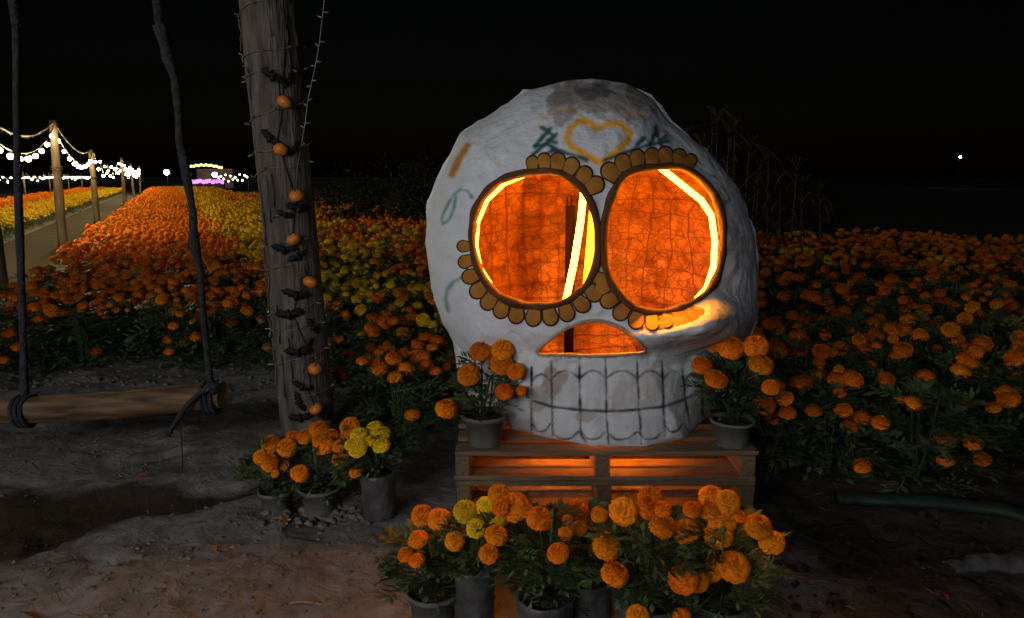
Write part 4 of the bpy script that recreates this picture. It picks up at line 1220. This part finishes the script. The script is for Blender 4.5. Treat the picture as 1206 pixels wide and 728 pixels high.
# ------------------------------------------------------------------ potted marigolds
def potted(name, label, base, kind, r, h, flowers, yellow=False, nleaf=70, fy=None, spread=.16, group='potted marigolds', leafL=.12):
    rnd = random.Random(label)
    o = thing(name, label, 'potted plant', base, rnd.uniform(0, 6.28) * 0, group)
    mb = MB()
    if kind == 'pot':
        mb.lathe([(.0, .002), (r * .74, .002), (r * .76, .004), (r * .95, h * .86), (r * 1.05, h * .865), (r * 1.07, h * .9), (r * 1.07, h), (r * 1.0, h), (r * .97, h * .85)], 28, 0, wob=.015, seed=len(label))
        mb.build('pot', M['pot'], o)
    else:
        prof = [(0, .003), (r * .8, .003), (r * .95, h * .06), (r * 1.0, h * .3), (r * .96, h * .6), (r * 1.0, h * .88), (r * 1.05, h * .98), (r * .98, h * 1.0), (r * .93, h * .9)]
        mb.lathe(prof, 30, 0, wob=.11, seed=len(label)); mb.build('bag', M['bag'], o)
    mb = MB(); mb.lathe([(.0, h * .90), (r * .5, h * .905), (r * .94, h * .88)], 16, 0, wob=.03); mb.build('soil', M['potsoil'], o)
    fp = []
    B = Vector(base)
    ya, yb = min(f[1] for f in flowers), max(f[1] for f in flowers)
    for (x, y, s) in flowers:
        Yv = base[1] + (fy if fy is not None else 0) + spread * (.35 - 1.25 * (y - ya) / max(20, yb - ya)) + rnd.uniform(-.03, .03)
        P = at(x, y, Yv); fp.append((P - B, px_size(s, P) / 2 * 1.12))
    top = max([p.z for p, _ in fp]) if fp else h + .2
    cxm = sum(p.x for p, _ in fp) / len(fp) * .55
    mb = MB()
    for k in range(int(nleaf * 1.6)):
        u = rnd.random() ** .8; a = rnd.uniform(0, 6.28); z = h * 1.08 + (top - h * 1.08 - .03) * u
        rr = spread * math.sin(math.pi * min(1, .06 + .80 * u)) * math.sqrt(rnd.uniform(.05, 1))
        P = Vector((cxm * u + math.cos(a) * rr * .7, math.sin(a) * rr * .7, z - .02)); d = Vector((math.cos(a), math.sin(a), rnd.uniform(.1, 1.0)))
        Q = P + d * leafL * .6
        if any((Q - p).length < s * 1.25 or (P - p).length < s * 1.1 or (abs(Q.x - p.x) < s * 1.1 and Q.y < p.y and abs(Q.z - p.z - (p.y - Q.y) * .4) < s * 1.1) for p, s in fp): continue
        leaf(mb, P, d, leafL * rnd.uniform(.65, 1.25), 6, rnd)
    for (p, s) in fp:
        for q in range(2):
            t = rnd.uniform(.5, .8); P = Vector((0, 0, h * .9)).lerp(p, t); a = rnd.uniform(0, 6.28)
            leaf(mb, P, Vector((math.cos(a), math.sin(a), .5)), leafL * .8, 5, rnd)
    mb.build('foliage', M['leaf'], o, False, True)
    for (p, s) in fp:
        mb = MB(); root = Vector((rnd.uniform(-.02, .02), rnd.uniform(-.02, .02), h * .88)); m1 = root.lerp(p, .5) + Vector((p.x * -.15, p.y * -.15, .04))
        mb.tube([root, m1, p - Vector((0, 0, s * .6))], [.0045, .004, .003], 5); mb.build('stem', M['stem'], o)
        f = link(bpy.data.objects.new('flower_head', rnd.choice(FL_Y if yellow else FL_O)), o); f.location = p; f.scale = (s, s, s * rnd.uniform(.9, 1.05))
        f.rotation_euler = (rnd.uniform(.1, .7), rnd.uniform(-.4, .4), 0)
    for k in range(3):                                   # closed buds
        a = rnd.uniform(0, 6.28); P = Vector((cxm + math.cos(a) * spread * .6, math.sin(a) * spread * .6, top - rnd.uniform(0, .08)))
        mb = MB(); mb.tube([Vector((0, 0, h * .9)), P * .6 + Vector((0, 0, h * .3)), P], [.003, .003, .003], 4, 0); mb.tube([P, P + Vector((0, 0, .012)), P + Vector((0, 0, .026))], [.004, .009, .005], 6, 0); mb.build('bud', M['calyx'], o)
    return o
def gb(x, y): P = on_z(x, y, 0); return (P.x, P.y, ground_z(P.x, P.y) - .004)
potted('potted_marigold', 'orange marigold in small grey pot, leftmost by the wooden post', gb(327, 602), 'pot', .072, .115,
       [(309, 538, 19), (320, 523, 22), (341, 521, 18), (318, 545, 20), (338, 527, 22), (333, 548, 15), (324, 558, 9), (345, 514, 14)], spread=.13, nleaf=60, leafL=.10)
potted('potted_marigold', 'orange marigold in grey pot, middle of the three beside the post', gb(378, 602), 'pot', .085, .115,
       [(359, 514, 19), (376, 506, 22), (376, 517, 16), (381, 524, 24), (354, 557, 20), (401, 540, 20), (400, 526, 16), (412, 502, 22), (407, 515, 16), (390, 513, 18), (350, 556, 15), (419, 556, 15)], spread=.16, nleaf=110, leafL=.095)
potted('potted_marigold', 'yellow marigold in tall dark plastic bag beside the post', gb(447, 611), 'bag', .072, .20,
       [(441, 505, 20), (423, 513, 20), (421, 528, 21), (451, 510, 17), (449, 525, 19), (413, 524, 14), (436, 519, 12)], yellow=True, spread=.13, nleaf=60, leafL=.10)
potted('potted_marigold', 'orange marigold in grey pot at the left end of the front row', gb(511, 738), 'pot', .082, .125,
       [(497, 607, 24), (517, 611, 25), (492, 635, 22), (536, 637, 22), (478, 653, 18), (491, 660, 18), (521, 627, 10)], spread=.14, nleaf=75, leafL=.10)
potted('potted_marigold', 'yellow marigold in tall black bag in the front row', gb(560, 744), 'bag', .062, .205,
       [(548, 602, 26), (573, 597, 24), (561, 622, 22), (586, 617, 19)], yellow=True, spread=.10, nleaf=48, leafL=.09)
potted('potted_marigold', 'bushy orange marigold in dark bag below the skull, beside the yellow one', gb(642, 758), 'bag', .085, .17,
       [(588, 582, 24), (604, 597, 34), (618, 600, 20), (636, 610, 29), (585, 630, 26), (576, 652, 22), (657, 651, 24), (590, 598, 20)], spread=.15, nleaf=120, leafL=.095)
potted('potted_marigold', 'sparse orange marigold in black bag in shade at the middle of the front row', gb(692, 738), 'bag', .075, .165,
       [(681, 600, 23), (682, 622, 17), (706, 606, 19), (666, 628, 16), (668, 612, 12)], spread=.13, nleaf=60, leafL=.10)
potted('potted_marigold', 'large marigold with huge orange blooms in front of the pallets', gb(762, 775), 'bag', .10, .19,
       [(734, 602, 31), (766, 586, 28), (780, 600, 20), (763, 597, 26), (780, 619, 29), (808, 626, 29), (715, 643, 31), (725, 675, 31), (805, 682, 33), (822, 684, 24), (751, 726, 26), (706, 607, 18)], spread=.17, nleaf=180, leafL=.095)
potted('potted_marigold', 'large marigold with huge orange blooms at the right end of the front row', gb(848, 770), 'bag', .10, .19,
       [(839, 586, 29), (857, 591, 27), (836, 600, 24), (815, 600, 20), (851, 611, 32), (846, 630, 31), (893, 620, 29), (909, 638, 28), (836, 670, 28), (865, 667, 35), (803, 727, 20), (872, 608, 14)], spread=.17, nleaf=180, leafL=.095)
potted('potted_marigold', 'orange marigold in grey pot on the left corner of the pallet', (at(571, 526, 3.03).x, 3.03, PTOP), 'pot', .092, .135,
       [(567, 413, 27), (592, 412, 25), (591, 428, 26), (552, 441, 25), (608, 437, 20), (594, 461, 21), (526, 481, 24), (614, 460, 12)], spread=.13, nleaf=75, leafL=.10, fy=-.02)
potted('potted_marigold', 'orange marigold in grey pot on the right corner of the pallet', (at(861, 526, 3.015).x, 3.015, PTOP), 'pot', .088, .115,
       [(844, 402, 27), (861, 409, 28), (890, 407, 27), (827, 430, 22), (844, 446, 25), (897, 429, 28), (908, 456, 20)], spread=.15, nleaf=85, leafL=.10, fy=-.10)

# ------------------------------------------------------------------ background plants
def corn(P, h, label, seed):
    rnd = random.Random(seed); o = thing('corn_stalk', label, 'plant', P, rnd.uniform(0, 6), 'tall dry stalks behind the skull')
    mb = MB(); ln = rnd.uniform(-.12, .12)
    st_ = [Vector((ln * t * t, .05 * t, h * .86 * t)) for t in [k / 6 for k in range(7)]]
    mb.tube(st_, [.016 - .0018 * k for k in range(7)], 6); mb.build('stalk', M['corn'], o)
    mb = MB()
    for k in range(11):
        t = .12 + .84 * k / 10; B = Vector((ln * t * t, .05 * t, h * .86 * t)); a = k * 2.6 + rnd.uniform(-.5, .5); L_ = rnd.uniform(.35, .7)
        d = Vector((math.cos(a), math.sin(a), 0)); s = d.cross(Vector((0, 0, 1))); vs = []
        for q in range(6):
            u = q / 5; c = B + d * (L_ * u * .8) + Vector((0, 0, L_ * (.75 * u - 1.05 * u * u))); w = .034 * (1 - u) ** .6 * (.5 + u * 1.2 if u < .4 else 1)
            vs += [c - s * w, c + s * w]
        mb.add(vs, [(2 * q, 2 * q + 1, 2 * q + 3, 2 * q + 2) for q in range(5)])
    mb.build('leaves', M['corn'], o)
    mb = MB()
    for k in range(8):
        a = rnd.uniform(0, 6.28); T = st_[-1]; mb.tube([T, T + Vector((math.cos(a) * .05, math.sin(a) * .05, .12)), T + Vector((math.cos(a) * .14, math.sin(a) * .14, .2))], .004, 3)
    mb.build('tassel', M['corn'], o)
k = 0
CORN = [(842, 118, 9.0), (852, 110, 9.3), (862, 128, 9.1), (872, 118, 9.5), (880, 150, 9.2), (828, 150, 9.4), (815, 138, 9.0), (800, 150, 9.6), (895, 178, 10.2), (912, 165, 10.0), (925, 200, 10.4), (938, 182, 10.1), (950, 205, 10.6), (972, 212, 10.8), (886, 200, 9.8), (834, 170, 10.4)]
for (x, ytop, Yd) in CORN:
    P = at(x, ytop, Yd)
    nth = ['first', 'second', 'third', 'fourth', 'fifth', 'sixth', 'seventh', 'eighth', 'ninth', 'tenth', 'eleventh', 'twelfth', 'thirteenth', 'fourteenth', 'fifteenth', 'sixteenth'][sorted(q[0] for q in CORN).index(x)]
    corn((P.x, Yd, 0), P.z, 'tall thin dry stalk right of the skull, %s from the left' % nth, 70 + k); k += 1
def shrub(P, rx, h, label, seed, n=900, group='dark bushes behind the field'):
    rnd = random.Random(seed); o = thing('shrub', label, 'shrub', P, 0, group)
    mb = MB()
    cl = [(Vector((rnd.uniform(-.75, .75) * rx, rnd.uniform(-.5, .5) * rx, rnd.uniform(.25, .85) * h)), rnd.uniform(.22, .42) * min(rx, h)) for _ in range(12)]
    for q in range(n):
        c, r = rnd.choice(cl); d = Vector((rnd.gauss(0, 1), rnd.gauss(0, 1), rnd.gauss(0, 1))).normalized()
        A = c + d * r * rnd.uniform(.5, 1.1); A.z = max(.03, min(h, A.z)); s = rnd.uniform(.04, .09); u = (d + Vector((rnd.uniform(-.8, .8), rnd.uniform(-.8, .8), rnd.uniform(-.5, .8)))).normalized(); w = u.orthogonal().normalized()
        t = rnd.uniform(.5, 1.3); mb.add([A, A + u * s + w * s * .35, A + u * s * 2, A + u * s - w * s * .35], [(0, 1, 2, 3)], 0, (t, t, t))
    mb.build('foliage', M['bush'], o, False, True)
    mb = MB()
    for c, r in cl[:7]: mb.tube([(0, 0, -.02), (c.x * .5, c.y * .5, c.z * .5), c], [.03, .02, .008], 5)
    mb.build('branches', M['stem'], o)
shr = [(405, 215, 17, 1.0, 'low dark bush just right of the wooden post'), (445, 196, 18, 1.2, 'dark bush at field end, second right of the post'), (487, 182, 17, 1.1, 'taller dark bush at field end left of the skull'), (520, 184, 16, 1.0, 'dark bush partly hidden by left side of the skull'),
       (370, 222, 24, 1.2, 'faint low bush beside the post at far end of the field'), (900, 225, 13.5, 1.3, 'dark bush under the tall stalks right of the skull'), (945, 232, 13.5, 1.2, 'dark bush right of the tall stalks')]
for q, (x, y, Yd, rx, lab) in enumerate(shr):
    P = at(x, y, Yd); shrub((P.x, Yd, 0), rx, P.z, lab, 500 + q)
def weed(P, h, label, seed, nfl):
    rnd = random.Random(seed); o = thing('leafy_weed', label, 'plant', P, 0, 'leafy plants at far side of the right field')
    mb = MB()
    for k in range(16):
        a = rnd.uniform(0, 6.28); z = rnd.uniform(.2, 1) * h; d = Vector((math.cos(a), math.sin(a), rnd.uniform(-.1, .5))); s = d.cross(Vector((0, 0, 1))).normalized(); L_ = rnd.uniform(.16, .30); B = Vector((math.cos(a) * .08, math.sin(a) * .08, z)); w = L_ * .38
        pr = [(0, .02), (.3, .9), (.6, .8), (1, .02)]; vs = []
        for (u, ww) in pr: c = B + d * L_ * u + Vector((0, 0, -.3 * L_ * u * u)); vs += [c - s * w * ww, c + Vector((0, 0, -.02)), c + s * w * ww]
        mb.add(vs, [(3 * q + e, 3 * q + e + 1, 3 * q + e + 4, 3 * q + e + 3) for q in range(3) for e in range(2)])
    mb.build('leaves', M['weed'], o)
    mb = MB(); mb.tube([(0, 0, -.02), (.02, 0, h * .6), (0, .02, h * 1.05)], [.014, .011, .006], 6); mb.build('stem', M['stem'], o)
    for k in range(nfl):
        f = link(bpy.data.objects.new('flower_head', rnd.choice(FM_O)), o); f.location = (rnd.uniform(-.25, .25), rnd.uniform(-.2, .1), h * rnd.uniform(.85, 1.1)); f.scale = (.055,) * 3
for q, (x, y, Yd, nfl, lab) in enumerate([(1010, 272, 11.8, 2, 'leafy plant with two raised blooms behind the right field'), (1062, 270, 11.6, 2, 'leafy plant behind the middle of the right field'), (1098, 282, 11.0, 0, 'pale leafed plant behind the right field'), (1142, 272, 11.2, 0, 'pale broad leaf plant at far right of the field'), (1184, 296, 10.4, 1, 'leafy plant with one bloom near right edge')]):
    P = at(x, y, Yd); weed((P.x, Yd, 0), P.z, lab, 600 + q, nfl)

# ------------------------------------------------------------------ small things on the ground
mb = MB(); hp = []
for (x, y) in ((985, 590), (1010, 592), (1050, 597), (1095, 602), (1140, 606), (1180, 613), (1240, 628), (1320, 650)):
    P = on_z(x, y, 0); hp.append(Vector((P.x, P.y, ground_z(P.x, P.y) + .028)))
b0 = 0; vs = []; nn = 12; fine = []
for i in range(len(hp) - 1):
    for q in range(5): fine.append(hp[i].lerp(hp[i + 1], q / 5))
for i, p in enumerate(fine):
    t = (fine[min(i + 1, len(fine) - 1)] - fine[max(i - 1, 0)]).normalized(); s = t.cross(Vector((0, 0, 1)))
    for q in range(nn):
        a = 2 * math.pi * q / nn; w = 1 + .25 * noise.noise(Vector((i * .5, 2, 0)))
        vs.append(p + s * math.cos(a) * .042 * w + Vector((0, 0, math.sin(a) * .028 * (1 + .3 * noise.noise(Vector((i * .7, q * .5, 1)))))))
mb.add(vs, [(i * nn + q, (i + 1) * nn + q, (i + 1) * nn + (q + 1) % nn, i * nn + (q + 1) % nn) for i in range(len(fine) - 1) for q in range(nn)] + [tuple(range(nn)), tuple((len(fine) - 1) * nn + q for q in reversed(range(nn)))])
tag(mb.build('irrigation_hose', M['hose']), 'flattened green irrigation hose along the edge of the right field', 'hose')
mb = MB(); ng_ = 14; C = on_z(1172, 668, 0); vs = []
for top in (1, 0):
    for i in range(ng_ + 1):
        for j in range(7):
            u, v = i / ng_ * 2 - 1, j / 6 * 2 - 1
            X = C.x + u * .17 + .01 * noise.noise(Vector((i, j, 0))); Y = C.y + v * .045 + .012 * noise.noise(Vector((i * .6, j * .4, 9)))
            hgt = (.012 + .03 * (1 - v * v) * (1 - u ** 4) * (1 + noise.noise(Vector((i * .7, j * .9, 5))))) if top else .0
            vs.append((X, Y, ground_z(X, Y) + hgt + .002))
n7 = 7; tot = (ng_ + 1) * 7; fs = []
for i in range(ng_):
    for j in range(6):
        a = i * 7 + j; fs.append((a, a + 7, a + 8, a + 1)); fs.append((tot + a, tot + a + 1, tot + a + 8, tot + a + 7))
for i in range(ng_):
    fs.append((i * 7, tot + i * 7, tot + i * 7 + 7, i * 7 + 7)); fs.append((i * 7 + 6, i * 7 + 13, tot + i * 7 + 13, tot + i * 7 + 6))
mb.add(vs, fs); tag(mb.build('crumpled_sheet', M['plastic']), 'crumpled pale sheet lying on the dark ground at right edge', 'plastic sheet')
rnd = random.Random(77)
def fallen(x, y, label, m, nm='fallen_flower', s=.03):
    P = on_z(x, y, 0); z = ground_z(P.x, P.y); mb = MB()
    for k in range(10):
        a = rnd.uniform(0, 6.28); r = rnd.uniform(0, s * .8); c = Vector((math.cos(a) * r * 1.3, math.sin(a) * r, .004 + rnd.uniform(0, .012))); d = Vector((math.cos(a + .4), math.sin(a + .4), rnd.uniform(-.1, .5))).normalized(); w = d.orthogonal().normalized() * .0035; L_ = rnd.uniform(.008, .017)
        mb.add([c - w, c + w, c + d * L_ + w * 1.3, c + d * L_ - w * 1.3], [(0, 1, 2, 3)], 0, (rnd.uniform(.3, .75),) * 3)
    o = mb.build(nm, m, None, False, True); o.location = (P.x, P.y, z); tag(o, label, 'flower', 'fallen blooms on the soil')
fallen(262, 651, 'fallen orange petals lying alone on the grey soil', M['orange']); fallen(331, 619, 'fallen orange petals in front of the leftmost small pot', M['orange'])
fallen(172, 567, 'tiny fallen orange petal on the soil below the swing', M['orange'], s=.012); fallen(1112, 704, 'small purple bloom lying on dark ground at lower right', M['purple'], s=.02)
P = on_z(360, 709, 0); mb = MB(); mb.tube([(-.055, 0, .006), (-.02, .006, .009), (.02, .002, .008), (.055, -.008, .006)], [.003, .005, .005, .002], 6)
o = mb.build('stick', M['stick']); o.location = (P.x, P.y, ground_z(P.x, P.y)); tag(o, 'short pale dry stick on the soil near bottom of picture', 'stick')
mb = MB()
def clod(X, Y, s, m=0): mb.ball((X, Y, ground_z(X, Y) + s * .25), s, 7, 5, m, (1, .9, .65), disp=.7)
for k in range(800):
    if k < 90: x, y = rnd.gauss(372, 34), rnd.gauss(612, 7)
    elif k < 240: x, y = rnd.uniform(0, 330), rnd.gauss(448, 9)
    else: x, y = rnd.uniform(-20, 480), rnd.uniform(470, 735)
    P = on_z(x, y, 0); s = (rnd.uniform(.006, .022) if k < 240 else rnd.uniform(.003, .011))
    if rut_w(P.x, P.y) < 1 and k > 240: continue
    clod(P.x, P.y, s)
for k in range(120):  # darker clods to suit the shade and wet painted into this soil
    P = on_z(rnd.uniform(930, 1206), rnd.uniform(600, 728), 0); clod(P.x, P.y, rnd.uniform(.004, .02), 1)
for k in range(500):
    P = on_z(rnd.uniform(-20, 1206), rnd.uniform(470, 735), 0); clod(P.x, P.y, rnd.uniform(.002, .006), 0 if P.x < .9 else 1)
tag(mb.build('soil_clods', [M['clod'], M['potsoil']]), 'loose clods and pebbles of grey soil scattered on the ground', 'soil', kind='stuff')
mb = MB()
for k in range(170):
    P = on_z(rnd.uniform(-20, 1206), rnd.uniform(480, 735), 0); a = rnd.uniform(0, 6.28); L_ = rnd.uniform(.01, .045); d = Vector((math.cos(a), math.sin(a), 0)) * L_
    if rut_w(P.x, P.y) < .8: continue
    A = Vector((P.x, P.y, ground_z(P.x, P.y) + .004)); B = A + d; B.z = ground_z(B.x, B.y) + .004
    mb.tube([A, (A + B) / 2 + Vector((0, 0, .003)), B], [.0008, .0014, .0008], 4)
tag(mb.build('straw_litter', M['stick']), 'short bits of dry straw littered over the soil', 'straw', kind='stuff')
